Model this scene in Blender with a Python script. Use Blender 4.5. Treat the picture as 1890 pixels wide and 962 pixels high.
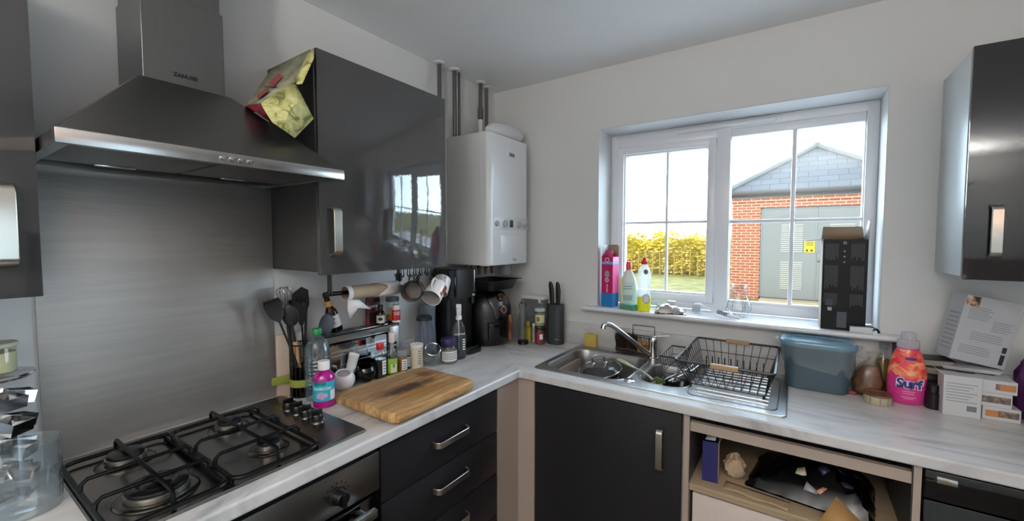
import bpy, bmesh, math, random
from mathutils import Vector, Matrix
for _o in list(bpy.data.objects):
    bpy.data.objects.remove(_o)
S = bpy.context.scene
COL = S.collection
PI = math.pi
random.seed(7)

# ---------------------------------------------------------------- camera
cam_d = bpy.data.cameras.new('camera')
cam = bpy.data.objects.new('camera', cam_d)
COL.objects.link(cam)
cam_d.sensor_fit = 'HORIZONTAL'
cam_d.sensor_width = 36.0
cam_d.lens = 762.8 / 1890 * 36.0
cam_d.shift_x = -(974.4 - 945) / 1890
cam_d.shift_y = (479.1 - 481) / 1890
cam_d.clip_start = 0.02
cam_d.clip_end = 300
_yaw, _pitch, _roll = 0.5759, -0.0481, 0.0023
_f = Vector((-math.sin(_yaw) * math.cos(_pitch), math.cos(_yaw) * math.cos(_pitch), math.sin(_pitch)))
_r0 = _f.cross(Vector((0, 0, 1))).normalized()
_u0 = _r0.cross(_f)
_r = _r0 * math.cos(_roll) + _u0 * math.sin(_roll)
_u = -_r0 * math.sin(_roll) + _u0 * math.cos(_roll)
cam.matrix_world = Matrix(((_r.x, _u.x, -_f.x, 1.6413), (_r.y, _u.y, -_f.y, -2.1359), (_r.z, _u.z, -_f.z, 1.5039), (0, 0, 0, 1)))
S.camera = cam

# ---------------------------------------------------------------- exposure, world, sun, daylight portals
S.view_settings.view_transform = 'Standard'
S.view_settings.look = 'None'
S.view_settings.gamma = 1.0
S.view_settings.use_curve_mapping = False
S.view_settings.exposure = 0.0
S.cycles.use_denoising = True
S.cycles.max_bounces = 14
S.cycles.diffuse_bounces = 6
S.cycles.glossy_bounces = 6
S.cycles.transparent_max_bounces = 24
S.cycles.sample_clamp_indirect = 6.0
S.cycles.caustics_reflective = False
S.cycles.caustics_refractive = False
S.cycles.blur_glossy = 0.5

SKY_GARDEN, SKY_BEHIND = 15.0, 0.8
SUN_STRENGTH = 4.4
FILL_LAMP_POWER, PENDANT_POWER, FILL_UPLIGHT_POWER = 0.8, 2.0, 98.0
W = bpy.data.worlds.new('sky')
S.world = W
W.use_nodes = True
_nt = W.node_tree
_nt.nodes.clear()
_out = _nt.nodes.new('ShaderNodeOutputWorld')
_bg = _nt.nodes.new('ShaderNodeBackground')
_tc = _nt.nodes.new('ShaderNodeTexCoord')
_sx = _nt.nodes.new('ShaderNodeSeparateXYZ')
_nt.links.new(_tc.outputs['Generated'], _sx.inputs[0])
_az = _nt.nodes.new('ShaderNodeMapRange')          # bright hazy sky on the garden side, duller sky behind the house
_az.interpolation_type = 'SMOOTHSTEP'
_az.inputs['From Min'].default_value = -0.3
_az.inputs['From Max'].default_value = 0.8
_az.inputs['To Min'].default_value = SKY_BEHIND
_az.inputs['To Max'].default_value = SKY_GARDEN
_nt.links.new(_sx.outputs['Y'], _az.inputs['Value'])
_nt.links.new(_az.outputs[0], _bg.inputs['Strength'])
_rp = _nt.nodes.new('ShaderNodeValToRGB')
_nt.links.new(_sx.outputs['Z'], _rp.inputs[0])
_nt.links.new(_rp.outputs[0], _bg.inputs['Color'])
_nt.links.new(_bg.outputs[0], _out.inputs[0])
_rp.color_ramp.elements[0].position = 0.0
_rp.color_ramp.elements[0].color = (0.66, 0.84, 1.0, 1)
_rp.color_ramp.elements[1].position = 0.6
_rp.color_ramp.elements[1].color = (0.42, 0.52, 0.64, 1)

def add_light(name, kind, loc, energy, color=(1, 1, 1), direction=None, **kw):
    d = bpy.data.lights.new(name, kind)
    d.energy = energy
    d.color = color
    for k, v in kw.items():
        setattr(d, k, v)
    o = bpy.data.objects.new(name, d)
    COL.objects.link(o)
    o.location = loc
    if direction is not None:
        o.rotation_euler = Vector(direction).to_track_quat('-Z', 'Y').to_euler()
    return o
add_light('sun', 'SUN', (-4, -12, 8), SUN_STRENGTH, (1.0, 0.86, 0.62), (0.22, 0.86, -0.46), angle=0.02)
for _n, _loc, _dir, _sx_, _sy_ in (('window_daylight', (1.32, 0.30, 1.62), (0, -1, 0), 1.2, 0.98), ('added_patio_daylight', (3.17, -2.45, 1.07), (-1, 0, 0), 1.8, 2.06)):  # second portal belongs to the added, unseen patio door
    _p = add_light(_n, 'AREA', _loc, 1.0, direction=_dir, shape='RECTANGLE', size=_sx_, size_y=_sy_)
    _p.data.cycles.is_portal = True

# ---------------------------------------------------------------- helpers: materials
def lin(c):
    if isinstance(c, str):
        c = c.lstrip('#')
        c = tuple(int(c[i:i + 2], 16) / 255 for i in (0, 2, 4))
    return tuple(x / 12.92 if x <= 0.04045 else ((x + 0.055) / 1.055) ** 2.4 for x in c) + (1.0,)
MATS = {}
def pm(name, col, rough=0.5, metal=0.0, spec=0.5, coat=0.0, bump=0.0, bscale=60.0, var=0.0, vscale=8.0, stretch=(1, 1, 1), aniso=0.0, trans=0.0, emit=None, rvar=0.0):
    """principled material with optional procedural colour variation and bump"""
    if name in MATS:
        return MATS[name]
    m = bpy.data.materials.new(name)
    m.use_nodes = True
    nt = m.node_tree
    b = nt.nodes['Principled BSDF']
    c = lin(col)
    b.inputs['Base Color'].default_value = c
    b.inputs['Roughness'].default_value = rough
    b.inputs['Metallic'].default_value = metal
    b.inputs['Specular IOR Level'].default_value = spec
    b.inputs['Coat Weight'].default_value = coat
    b.inputs['Anisotropic'].default_value = aniso
    b.inputs['Transmission Weight'].default_value = trans
    if emit:
        b.inputs['Emission Color'].default_value = lin(emit[0])
        b.inputs['Emission Strength'].default_value = emit[1]
    if var or bump or rvar:
        tc = nt.nodes.new('ShaderNodeTexCoord')
        mp = nt.nodes.new('ShaderNodeMapping')
        mp.inputs['Scale'].default_value = stretch
        nt.links.new(tc.outputs['Object'], mp.inputs[0])
    if var:
        n = nt.nodes.new('ShaderNodeTexNoise')
        n.inputs['Scale'].default_value = vscale
        n.inputs['Detail'].default_value = 5
        nt.links.new(mp.outputs[0], n.inputs['Vector'])
        r = nt.nodes.new('ShaderNodeValToRGB')
        r.color_ramp.elements[0].position = 0.3
        r.color_ramp.elements[1].position = 0.7
        r.color_ramp.elements[0].color = tuple(x * (1 - var) for x in c[:3]) + (1,)
        r.color_ramp.elements[1].color = tuple(min(1, x * (1 + var)) for x in c[:3]) + (1,)
        nt.links.new(n.outputs[0], r.inputs[0])
        nt.links.new(r.outputs[0], b.inputs['Base Color'])
    if rvar:
        n = nt.nodes.new('ShaderNodeTexNoise')
        n.inputs['Scale'].default_value = vscale
        nt.links.new(mp.outputs[0], n.inputs['Vector'])
        r = nt.nodes.new('ShaderNodeMapRange')
        r.inputs['To Min'].default_value = max(0.02, rough - rvar)
        r.inputs['To Max'].default_value = rough + rvar
        nt.links.new(n.outputs[0], r.inputs[0])
        nt.links.new(r.outputs[0], b.inputs['Roughness'])
    if bump:
        n = nt.nodes.new('ShaderNodeTexNoise')
        n.inputs['Scale'].default_value = bscale
        n.inputs['Detail'].default_value = 3
        nt.links.new(mp.outputs[0], n.inputs['Vector'])
        bp = nt.nodes.new('ShaderNodeBump')
        bp.inputs['Strength'].default_value = bump
        bp.inputs['Distance'].default_value = 0.01
        nt.links.new(n.outputs[0], bp.inputs['Height'])
        nt.links.new(bp.outputs[0], b.inputs['Normal'])
    MATS[name] = m
    return m
def glass(name, tint=(1, 1, 1), refl=1.0, rough=0.02, milk=0.0, milkcol=(0.9, 0.9, 0.9)):
    """thin-walled glass or clear plastic: tinted transparency plus fresnel reflection (plus a little haze of its own)"""
    if name in MATS:
        return MATS[name]
    m = bpy.data.materials.new(name)
    m.use_nodes = True
    nt = m.node_tree
    nt.nodes.clear()
    o = nt.nodes.new('ShaderNodeOutputMaterial')
    t = nt.nodes.new('ShaderNodeBsdfTransparent')
    t.inputs[0].default_value = tuple(tint) + (1,)
    g = nt.nodes.new('ShaderNodeBsdfGlossy')
    g.inputs['Roughness'].default_value = rough
    lw = nt.nodes.new('ShaderNodeLayerWeight')
    lw.inputs['Blend'].default_value = 0.5
    pw = nt.nodes.new('ShaderNodeMath')
    pw.operation = 'POWER'
    pw.inputs[1].default_value = 5.0
    nt.links.new(lw.outputs['Facing'], pw.inputs[0])
    ml = nt.nodes.new('ShaderNodeMath')
    ml.operation = 'MULTIPLY_ADD'
    ml.use_clamp = True
    ml.inputs[1].default_value = 0.9 * refl
    ml.inputs[2].default_value = 0.045 * refl
    nt.links.new(pw.outputs[0], ml.inputs[0])
    mx = nt.nodes.new('ShaderNodeMixShader')
    nt.links.new(ml.outputs[0], mx.inputs[0])
    src = t
    if milk:
        d = nt.nodes.new('ShaderNodeBsdfDiffuse')
        d.inputs[0].default_value = tuple(milkcol) + (1,)
        tr = nt.nodes.new('ShaderNodeBsdfTranslucent')
        tr.inputs[0].default_value = tuple(milkcol) + (1,)
        m0 = nt.nodes.new('ShaderNodeMixShader')
        m0.inputs[0].default_value = 0.5
        nt.links.new(d.outputs[0], m0.inputs[1])
        nt.links.new(tr.outputs[0], m0.inputs[2])
        m2 = nt.nodes.new('ShaderNodeMixShader')
        m2.inputs[0].default_value = milk
        nt.links.new(t.outputs[0], m2.inputs[1])
        nt.links.new(m0.outputs[0], m2.inputs[2])
        src = m2
    nt.links.new(src.outputs[0], mx.inputs[1])
    nt.links.new(g.outputs[0], mx.inputs[2])
    nt.links.new(mx.outputs[0], o.inputs[0])
    MATS[name] = m
    return m
def ramp_mat(name, stops, scale, stretch=(1, 1, 1), rough=0.5, detail=6, distortion=0.0, bump=0.0, metal=0.0, coat=0.0, rot=(0, 0, 0), spec=0.5, nrough=0.55):
    """noise driven colour ramp (marble, wood, grass, foliage, printed artwork)"""
    if name in MATS:
        return MATS[name]
    m = bpy.data.materials.new(name)
    m.use_nodes = True
    nt = m.node_tree
    b = nt.nodes['Principled BSDF']
    b.inputs['Roughness'].default_value = rough
    b.inputs['Metallic'].default_value = metal
    b.inputs['Coat Weight'].default_value = coat
    b.inputs['Specular IOR Level'].default_value = spec
    tc = nt.nodes.new('ShaderNodeTexCoord')
    mp = nt.nodes.new('ShaderNodeMapping')
    mp.inputs['Scale'].default_value = stretch
    mp.inputs['Rotation'].default_value = rot
    nt.links.new(tc.outputs['Object'], mp.inputs[0])
    n = nt.nodes.new('ShaderNodeTexNoise')
    n.inputs['Scale'].default_value = scale
    n.inputs['Detail'].default_value = detail
    n.inputs['Roughness'].default_value = nrough
    n.inputs['Distortion'].default_value = distortion
    nt.links.new(mp.outputs[0], n.inputs['Vector'])
    r = nt.nodes.new('ShaderNodeValToRGB')
    els = r.color_ramp.elements
    while len(els) < len(stops):
        els.new(0.5)
    for e, (p, c) in zip(els, stops):
        e.position = p
        e.color = lin(c)
    nt.links.new(n.outputs[0], r.inputs[0])
    nt.links.new(r.outputs[0], b.inputs['Base Color'])
    if bump:
        bp = nt.nodes.new('ShaderNodeBump')
        bp.inputs['Strength'].default_value = bump
        bp.inputs['Distance'].default_value = 0.01
        nt.links.new(n.outputs[0], bp.inputs['Height'])
        nt.links.new(bp.outputs[0], b.inputs['Normal'])
    MATS[name] = m
    return m

# ---------------------------------------------------------------- helpers: meshes
def rrect(w, d, r, n=5, cx=0.0, cy=0.0):
    """rounded rectangle outline, counter-clockwise"""
    r = min(r, w / 2 - 1e-5, d / 2 - 1e-5)
    out = []
    for k, (sx, sy) in enumerate(((1, 1), (-1, 1), (-1, -1), (1, -1))):
        for i in range(n + 1):
            a = PI / 2 * (k + i / n)
            out.append((cx + sx * (w / 2 - r) + r * math.cos(a), cy + sy * (d / 2 - r) + r * math.sin(a)))
    return out
class MB:
    def __init__(s):
        s.v, s.f, s.m = [], [], []
    def add(s, vs, fs, mi=0, M=None):
        k = len(s.v)
        s.v += [tuple(M @ Vector(v)) if M is not None else tuple(v) for v in vs]
        s.f += [tuple(i + k for i in f) for f in fs]
        s.m += [mi] * len(fs)
        return s
    def box(s, x0, x1, y0, y1, z0, z1, bev=0.0, seg=2, mi=0, M=None):
        x0, x1 = min(x0, x1), max(x0, x1)
        y0, y1 = min(y0, y1), max(y0, y1)
        z0, z1 = min(z0, z1), max(z0, z1)
        vs = [(x, y, z) for x in (x0, x1) for y in (y0, y1) for z in (z0, z1)]
        fs = [(0, 1, 3, 2), (4, 6, 7, 5), (0, 4, 5, 1), (2, 3, 7, 6), (0, 2, 6, 4), (1, 5, 7, 3)]
        if bev <= 0:
            return s.add(vs, fs, mi, M)
        bm = bmesh.new()
        bv = [bm.verts.new(v) for v in vs]
        for f in fs:
            bm.faces.new([bv[i] for i in f])
        bev = min(bev, (x1 - x0) * .49, (y1 - y0) * .49, (z1 - z0) * .49)
        bmesh.ops.bevel(bm, geom=bm.edges[:], offset=bev, segments=seg, profile=0.5, affect='EDGES')
        bm.verts.index_update()
        s.add([v.co[:] for v in bm.verts], [[v.index for v in f.verts] for f in bm.faces], mi, M)
        bm.free()
        return s
    def loft(s, loops, caps=(True, True), mi=0, M=None, closed=True):
        n = len(loops[0])
        vs = [p for l in loops for p in l]
        fs = []
        for a in range(len(loops) - 1):
            for i in range(n if closed else n - 1):
                j = (i + 1) % n
                fs.append((a * n + i, a * n + j, (a + 1) * n + j, (a + 1) * n + i))
        if caps[0]:
            fs.append(tuple(range(n - 1, -1, -1)))
        if caps[1]:
            k = (len(loops) - 1) * n
            fs.append(tuple(k + i for i in range(n)))
        return s.add(vs, fs, mi, M)
    def lathe(s, prof, n=28, c=(0, 0, 0), caps=(True, True), mi=0, M=None, sx=1.0, sy=1.0):
        loops = []
        for r, z in prof:
            r = max(r, 1e-5)
            loops.append([(c[0] + r * sx * math.cos(2 * PI * i / n), c[1] + r * sy * math.sin(2 * PI * i / n), c[2] + z) for i in range(n)])
        return s.loft(loops, caps, mi, M)
    def cyl(s, p0, p1, r0, r1=None, n=20, caps=(True, True), mi=0, M=None):
        return s.tube([p0, p1], [r0, r0 if r1 is None else r1], n, caps=caps, mi=mi, M=M)
    def tube(s, pts, r, n=8, closed=False, caps=(True, True), mi=0, M=None, flat=1.0):
        pts = [Vector(p) for p in pts]
        rs = list(r) if isinstance(r, (list, tuple)) else [r] * len(pts)
        loops = []
        nrm = None
        N = len(pts)
        for i, p in enumerate(pts):
            if closed:
                t = pts[(i + 1) % N] - pts[i - 1]
            else:
                t = pts[min(i + 1, N - 1)] - pts[max(i - 1, 0)]
            t.normalize()
            if nrm is None:
                a = Vector((0, 0, 1)) if abs(t.z) < 0.9 else Vector((1, 0, 0))
                nrm = (a - t * a.dot(t)).normalized()
            else:
                nrm = (nrm - t * nrm.dot(t))
                nrm = nrm.normalized() if nrm.length > 1e-6 else t.orthogonal().normalized()
            b = t.cross(nrm)
            loops.append([p + nrm * (rs[i] * flat * math.cos(2 * PI * k / n)) + b * (rs[i] * math.sin(2 * PI * k / n)) for k in range(n)])
        if closed:
            loops.append(loops[0])
            return s.loft(loops, (False, False), mi, M)
        return s.loft(loops, caps, mi, M)
    def prism(s, poly, z0, z1, mi=0, M=None):
        return s.loft([[(x, y, z0) for x, y in poly], [(x, y, z1) for x, y in poly]], (True, True), mi, M)
    def ball(s, c, rx, ry=None, rz=None, n=16, m=10, mi=0, M=None):
        ry = rx if ry is None else ry
        rz = rx if rz is None else rz
        loops = []
        for j in range(m + 1):
            a = -PI / 2 + PI * j / m
            cr = max(math.cos(a), 1e-4)
            loops.append([(c[0] + rx * cr * math.cos(2 * PI * i / n), c[1] + ry * cr * math.sin(2 * PI * i / n), c[2] + rz * math.sin(a)) for i in range(n)])
        return s.loft(loops, (True, True), mi, M)
    def grid(s, fn, nu, nv, mi=0, M=None, thick=0.0):
        vs = [fn(i / nu, j / nv) for j in range(nv + 1) for i in range(nu + 1)]
        fs = [(j * (nu + 1) + i, j * (nu + 1) + i + 1, (j + 1) * (nu + 1) + i + 1, (j + 1) * (nu + 1) + i) for j in range(nv) for i in range(nu)]
        return s.add(vs, fs, mi, M)
    def quad(s, a, b, c, d, mi=0, M=None):
        return s.add([a, b, c, d], [(0, 1, 2, 3)], mi, M)
    def plate(s, outer, holes, z0, z1, mi=0, M=None):
        """flat slab with holes"""
        bm = bmesh.new()
        edges = []
        for lp in [outer] + holes:
            vs = [bm.verts.new((x, y, 0)) for x, y in lp]
            for i in range(len(vs)):
                edges.append(bm.edges.new((vs[i], vs[(i + 1) % len(vs)])))
        bmesh.ops.triangle_fill(bm, use_beauty=True, use_dissolve=False, edges=edges)
        bm.verts.index_update()
        vs = [v.co[:2] for v in bm.verts]
        fs = []
        for f in bm.faces:
            ix = [v.index for v in f.verts]
            if f.normal.z < 0:
                ix.reverse()
            fs.append(ix)
        bm.free()
        s.add([(x, y, z1) for x, y in vs], fs, mi, M)
        s.add([(x, y, z0) for x, y in vs], [f[::-1] for f in fs], mi, M)
        for k, lp in enumerate([outer] + holes):
            n = len(lp)
            s.add([(x, y, z0) for x, y in lp] + [(x, y, z1) for x, y in lp], [(i, (i + 1) % n, n + (i + 1) % n, n + i) for i in range(n)], mi, M)
        return s
def obj(name, mb, mats, parent=None, sharp=38, world=False, M=None, solid=0.0, offset=0.0, subd=0, bevel=0.0, recalc=True):
    me = bpy.data.meshes.new(name)
    off = Vector((0, 0, 0))
    if world and parent is not None:
        p = parent
        while p is not None:
            off += p.location
            p = p.parent
    vs = [Vector(v) - off for v in mb.v]
    if M is not None:
        vs = [M @ v for v in vs]
    me.from_pydata(vs, [], mb.f)
    mats = mats if isinstance(mats, (list, tuple)) else [mats]
    for m in mats:
        me.materials.append(m)
    if len(mats) > 1:
        me.polygons.foreach_set('material_index', mb.m)
    if recalc:
        bm = bmesh.new()
        bm.from_mesh(me)
        bmesh.ops.recalc_face_normals(bm, faces=bm.faces[:])
        bm.to_mesh(me)
        bm.free()
    me.polygons.foreach_set('use_smooth', [True] * len(me.polygons))
    me.set_sharp_from_angle(angle=math.radians(sharp))
    me.update()
    o = bpy.data.objects.new(name, me)
    COL.objects.link(o)
    if parent is not None:
        o.parent = parent
    if bevel:
        md = o.modifiers.new('bevel', 'BEVEL')
        md.width = bevel
        md.segments = 2
        md.limit_method = 'ANGLE'
    if subd:
        md = o.modifiers.new('subdivision', 'SUBSURF')
        md.levels = subd
        md.render_levels = subd
    if solid:
        md = o.modifiers.new('solidify', 'SOLIDIFY')
        md.thickness = solid
        md.offset = offset
    return o
def thing(name, label, cat, loc=(0, 0, 0), rz=0.0, group=None, rot=None):
    o = bpy.data.objects.new(name, None)
    COL.objects.link(o)
    o.empty_display_size = 0.05
    o.location = loc
    o.rotation_euler = rot if rot else (0, 0, rz)
    return tag(o, label, cat, group)
def tag(o, label, cat, group=None, kind=None):
    o['label'] = label
    o['category'] = cat
    if group:
        o['group'] = group
    if kind:
        o['kind'] = kind
    return o
def struct(o, label=None):
    o['kind'] = 'structure'
    if label:
        o['label'] = label
    return o
def RX(a): return Matrix.Rotation(a, 4, 'X')
def RY(a): return Matrix.Rotation(a, 4, 'Y')
def RZ(a): return Matrix.Rotation(a, 4, 'Z')
def T(x, y, z): return Matrix.Translation((x, y, z))
FACE_X = Matrix(((0, 0, 1, 0), (1, 0, 0, 0), (0, 1, 0, 0), (0, 0, 0, 1)))     # text reading along +Y, facing +X
FACE_NY = Matrix(((1, 0, 0, 0), (0, 0, -1, 0), (0, 1, 0, 0), (0, 0, 0, 1)))   # text reading along +X, facing -Y
def lettering(txt, size, M, mat, parent, name='lettering', bend=0.0, depth=0.0004, sx=1.0, bold=0.0, shear=0.0):
    cu = bpy.data.curves.new(name, 'FONT')
    cu.body = txt
    cu.size = size
    cu.align_x = 'CENTER'
    cu.align_y = 'CENTER'
    cu.extrude = depth
    cu.offset = bold
    cu.shear = shear
    tmp = bpy.data.objects.new(name, cu)
    COL.objects.link(tmp)
    bpy.context.view_layer.update()
    me = bpy.data.meshes.new_from_object(tmp)
    bpy.data.objects.remove(tmp)
    me.name = name
    for v in me.vertices:
        x, y, z = v.co.x * sx, v.co.y, v.co.z
        if bend:      # wrap round a cylinder whose axis is the local vertical
            a = x / bend
            x, z = math.sin(a) * (bend + z), math.cos(a) * (bend + z) - bend
        v.co = M @ Vector((x, y, z))
    me.materials.clear()
    me.materials.append(mat)
    o = bpy.data.objects.new(name, me)
    COL.objects.link(o)
    if parent is not None:
        o.parent = parent
    return o
def copy_tree(o, parent=None):
    c = o.copy()
    COL.objects.link(c)
    if parent is not None:
        c.parent = parent
    for ch in list(o.children):
        copy_tree(ch, c)
    return c
def bow(p0, p1, out, r, n=5, k=6):
    """points of a bow handle from p0 to p1 standing off by vector out"""
    p0, p1, out = Vector(p0), Vector(p1), Vector(out)
    pts = [p0]
    d = (p1 - p0)
    for i in range(k + 1):
        t = 0.0 + 0.10 * (1 - math.cos(PI / 2 * i / k))
        pts.append(p0 + d * t + out * math.sin(PI / 2 * i / k))
    q = [p0 + d * (1 - ((p - p0).dot(d) / d.length_squared)) + (p - p0 - d * ((p - p0).dot(d) / d.length_squared)) for p in pts]
    return pts + q[::-1]

# ================================================================ THE ROOM
H = 2.434
XR, YR = 3.05, -4.6
WX0, WX1, WZ0, WZ1 = 0.715, 1.929, 1.135, 2.108
M_wall = pm('wall_paint', (0.845, 0.845, 0.84), 0.75, bump=0.06, bscale=220)
M_ceil = pm('ceiling_paint', (0.93, 0.93, 0.93), 0.8, bump=0.10, bscale=160)
M_white_gloss = pm('white_gloss_paint', (0.90, 0.90, 0.90), 0.3)
M_upvc = pm('white_upvc', (0.90, 0.91, 0.93), 0.28, coat=0.2)
M_floor = ramp_mat('floor_vinyl', [(0.3, '#33291f'), (0.7, '#54463a')], 6, (1, 8, 1), 0.4)

b = MB().box(-0.02, XR + 0.02, YR - 0.02, 0.02, -0.08, 0)
struct(obj('floor', b, M_floor), 'brown vinyl kitchen floor')
b = MB().box(-0.3, XR + 0.3, YR - 0.3, 0.3, H, H + 0.08)
struct(obj('ceiling', b, M_ceil), 'plain white kitchen ceiling')
b = MB().box(-0.25, 0, YR - 0.25, 0.30, -0.2, H)
struct(obj('wall_left', b, M_wall), 'off-white wall behind the hob')
b = MB()
b.plate([(YR - .25, -0.2), (0.30, -0.2), (0.30, H), (YR - .25, H)], [[(-3.35, 0.02), (-1.55, 0.02), (-1.55, 2.08), (-3.35, 2.08)]], XR, XR + .25, M=FACE_X)
struct(obj('wall_right', b, M_wall), 'off-white wall with the added patio door right of the worktop')
b = MB()
M_brick_out = pm('house_brick', '#8d5a46', 0.8)
hole = [(WX0, WZ0 - .021), (WX1, WZ0 - .021), (WX1, WZ1), (WX0, WZ1)]
b.plate([(0, -0.2), (XR, -0.2), (XR, H), (0, H)], [hole], 0, 0.30, M=Matrix(((1, 0, 0, 0), (0, 0, 1, 0), (0, 1, 0, 0), (0, 0, 0, 1))))
struct(obj('wall_back', b, M_wall), 'off-white wall with the window')
b = MB().box(0, XR, YR - 0.25, YR, -0.2, H)
struct(obj('wall_front', b, M_wall), 'off-white wall behind the camera')

# unseen lamps behind the camera; ceiling lamp and uplighter are added fill
lamp = thing('fill_ceiling_lamp', 'round white flush ceiling lamp, unseen, added as fill behind the camera', 'lamp', (2.6, -3.3, H))
M_opal = pm('opal_diffuser', '#fff2e0', 0.4, emit=('#ffe2bd', 1.2))
b = MB().lathe([(.30, 0), (.30, -.03), (.27, -.04), (.27, -.02)], 40)
obj('lamp_rim', b, M_white_gloss, lamp)
b = MB().lathe([(.268, -.021), (.25, -.05), (.15, -.068), (0, -.075)], 40, caps=(True, False))
obj('lamp_shade', b, M_opal, lamp)
add_light('fill_ceiling_lamp_light', 'AREA', (2.6, -3.3, H - .085), FILL_LAMP_POWER, (1.0, 0.88, 0.76), (0, 0, -1), shape='DISK', size=0.5)  # added fill light for the dim room
pend = thing('pendant_lamp', 'small amber glass pendant lamp behind the camera by the right wall', 'lamp', (2.86, -2.72, H))
b = MB().lathe([(.05, 0), (.05, -.02), (.012, -.03)], 20).cyl((0, 0, -.03), (0, 0, -.27), .004)
obj('flex', b, M_white_gloss, pend)
M_amber = pm('amber_glow', '#ff8a3c', 0.4, emit=('#ff6a1a', 4.0))
b = MB().lathe([(.02, -.27), (.10, -.29), (.15, -.34), (.12, -.39), (.02, -.41)], 24)
obj('lamp_shade', b, M_amber, pend)
add_light('pendant_lamp_light', 'POINT', (2.86, -2.72, H - .50), PENDANT_POWER, (1.0, 0.62, 0.36), shadow_soft_size=0.08)

upl = thing('fill_uplighter', 'unseen white bowl uplighter added as fill behind the camera', 'lamp', (1.60, -3.45, 0))
b = MB().lathe([(.14, 0), (.14, .015), (.02, .03), (.014, .05), (.014, 1.70), (.05, 1.72), (.13, 1.76), (.16, 1.80), (.15, 1.80), (.12, 1.77), (0, 1.74)], 36, caps=(True, False))
obj('stand_and_bowl', b, M_white_gloss, upl)
add_light('fill_uplighter_light', 'AREA', (1.60, -3.45, 1.805), FILL_UPLIGHT_POWER, (1.0, 0.96, 0.90), (0, 0, 1), shape='DISK', size=0.24)  # added fill, brightens the ceiling and upper walls

# unseen patio door, added in the right wall to let in fill daylight
dr = bpy.data.objects.new('added_door_1', None)
COL.objects.link(dr)
dr.location = (XR + .1, -2.45, 0)
struct(dr, 'unseen white glazed patio door added for fill daylight')
b = MB()
for y0, y1 in ((-3.34, -2.46), (-2.44, -1.56)):
    for a in ((y0, y0 + .09, .03, 2.07), (y1 - .09, y1, .03, 2.07), (y0, y1, .03, .17), (y0, y1, 1.97, 2.07)):
        b.box(XR + .07, XR + .13, a[0], a[1], a[2], a[3], 0.006)
obj('door_frame', b, M_upvc, dr, world=True)
M_pane = glass('window_glass', (0.97, 0.985, 0.98), 0.9, 0.01)
b = MB().box(XR + .095, XR + .105, -3.26, -2.54, .16, 1.98).box(XR + .095, XR + .105, -2.36, -1.64, .16, 1.98)
obj('door_glass', b, M_pane, dr, world=True)

# ---------------------------------------------------------------- window
FY = 0.18          # inner face of the frame
win = bpy.data.objects.new('window_1', None)
COL.objects.link(win)
win.location = ((WX0 + WX1) / 2, FY + .03, WZ0)
struct(win, 'white window with a side-hung casement and a fixed pane, both with glazing bars')
def frame_bars(b, x0, x1, z0, z1, w, y0, y1, bev=0.006, wb=None):
    wb = w if wb is None else wb
    b.box(x0, x0 + w, y0, y1, z0, z1, bev)
    b.box(x1 - w, x1, y0, y1, z0, z1, bev)
    b.box(x0, x1, y0 + .0005, y1, z1 - w, z1, bev)
    b.box(x0, x1, y0 + .0005, y1, z0, z0 + wb, bev)
b = MB()
frame_bars(b, WX0 + .002, WX1 - .002, WZ0 + .002, WZ1 - .002, 0.045, FY, FY + .07)
b.box(1.283, 1.352, FY, FY + .07, WZ0 + .03, WZ1 - .03, 0.006)                  # mullion
b.box(1.345, 1.355, FY + .008, FY + .05, WZ0 + .04, WZ1 - .05, 0.003)
b.box(1.352, 1.889, FY + .010, FY + .05, WZ0 + .04, WZ0 + .062, 0.004)          # bead of the fixed pane
b.box(1.352, 1.889, FY + .010, FY + .05, WZ1 - .085, WZ1 - .045, 0.004)
b.box(1.877, 1.892, FY + .010, FY + .05, WZ0 + .04, WZ1 - .045, 0.004)
b.box(0.735, 1.30, FY + .002, FY + .07, WZ1 - .085, WZ1 - .04, 0.004)
obj('window_frame', b, M_upvc, win, world=True)
b = MB()
frame_bars(b, 0.760, 1.286, 1.174, 2.028, 0.040, FY - .016, FY + .045, 0.008)
frame_bars(b, 0.792, 1.262, 1.208, 1.995, 0.016, FY - .004, FY + .04, 0.004)
obj('window_casement', b, M_upvc, win, world=True)
b = MB()
b.box(1.031, 1.045, FY + .012, FY + .034, 1.21, 1.99, 0.004).box(0.80, 1.255, FY + .013, FY + .033, 1.594, 1.608, 0.004)
b.box(1.612, 1.630, FY + .012, FY + .034, 1.17, 2.04, 0.004).box(1.355, 1.882, FY + .013, FY + .033, 1.590, 1.606, 0.004)
obj('glazing_bars', b, M_upvc, win, world=True)
b = MB().box(0.79, 1.262, FY + .020, FY + .026, 1.20, 2.0).box(1.35, 1.888, FY + .020, FY + .026, 1.165, 2.045)
obj('window_glass', b, M_pane, win, world=True)
b = MB().box(1.09, 1.545, FY - .014, FY + .004, WZ1 - .040, WZ1 - .018, 0.006)
b.box(1.10, 1.535, FY - .017, FY - .010, WZ1 - .034, WZ1 - .024, 0.003)
obj('trickle_vent', b, M_upvc, win, world=True)
# white plastered reveal lining
b = MB()
M_reveal = pm('reveal_paint', (0.80, 0.80, 0.80), 0.55)
b.box(WX0, WX0 + .003, 0.001, FY, WZ0, WZ1).box(WX1 - .003, WX1, 0.001, FY, WZ0, WZ1).box(WX0, WX1, 0.001, FY, WZ1 - .003, WZ1)
struct(obj('trim_1', b, M_reveal), 'white plastered window reveal')
# sill board
b = MB()
prof = [(FY + .01, 1.112), (FY + .01, WZ0)]
nose = [(-.052 - .0125 * math.sin(a), 1.1235 + .0115 * math.cos(a)) for a in [PI * i / 8 for i in range(9)]]
b.loft([[(x, y, z) for y, z in prof + nose] for x in (0.645, 1.995)])
M_sill = pm('sill_gloss', (0.88, 0.88, 0.89), 0.22, coat=0.3)
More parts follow.
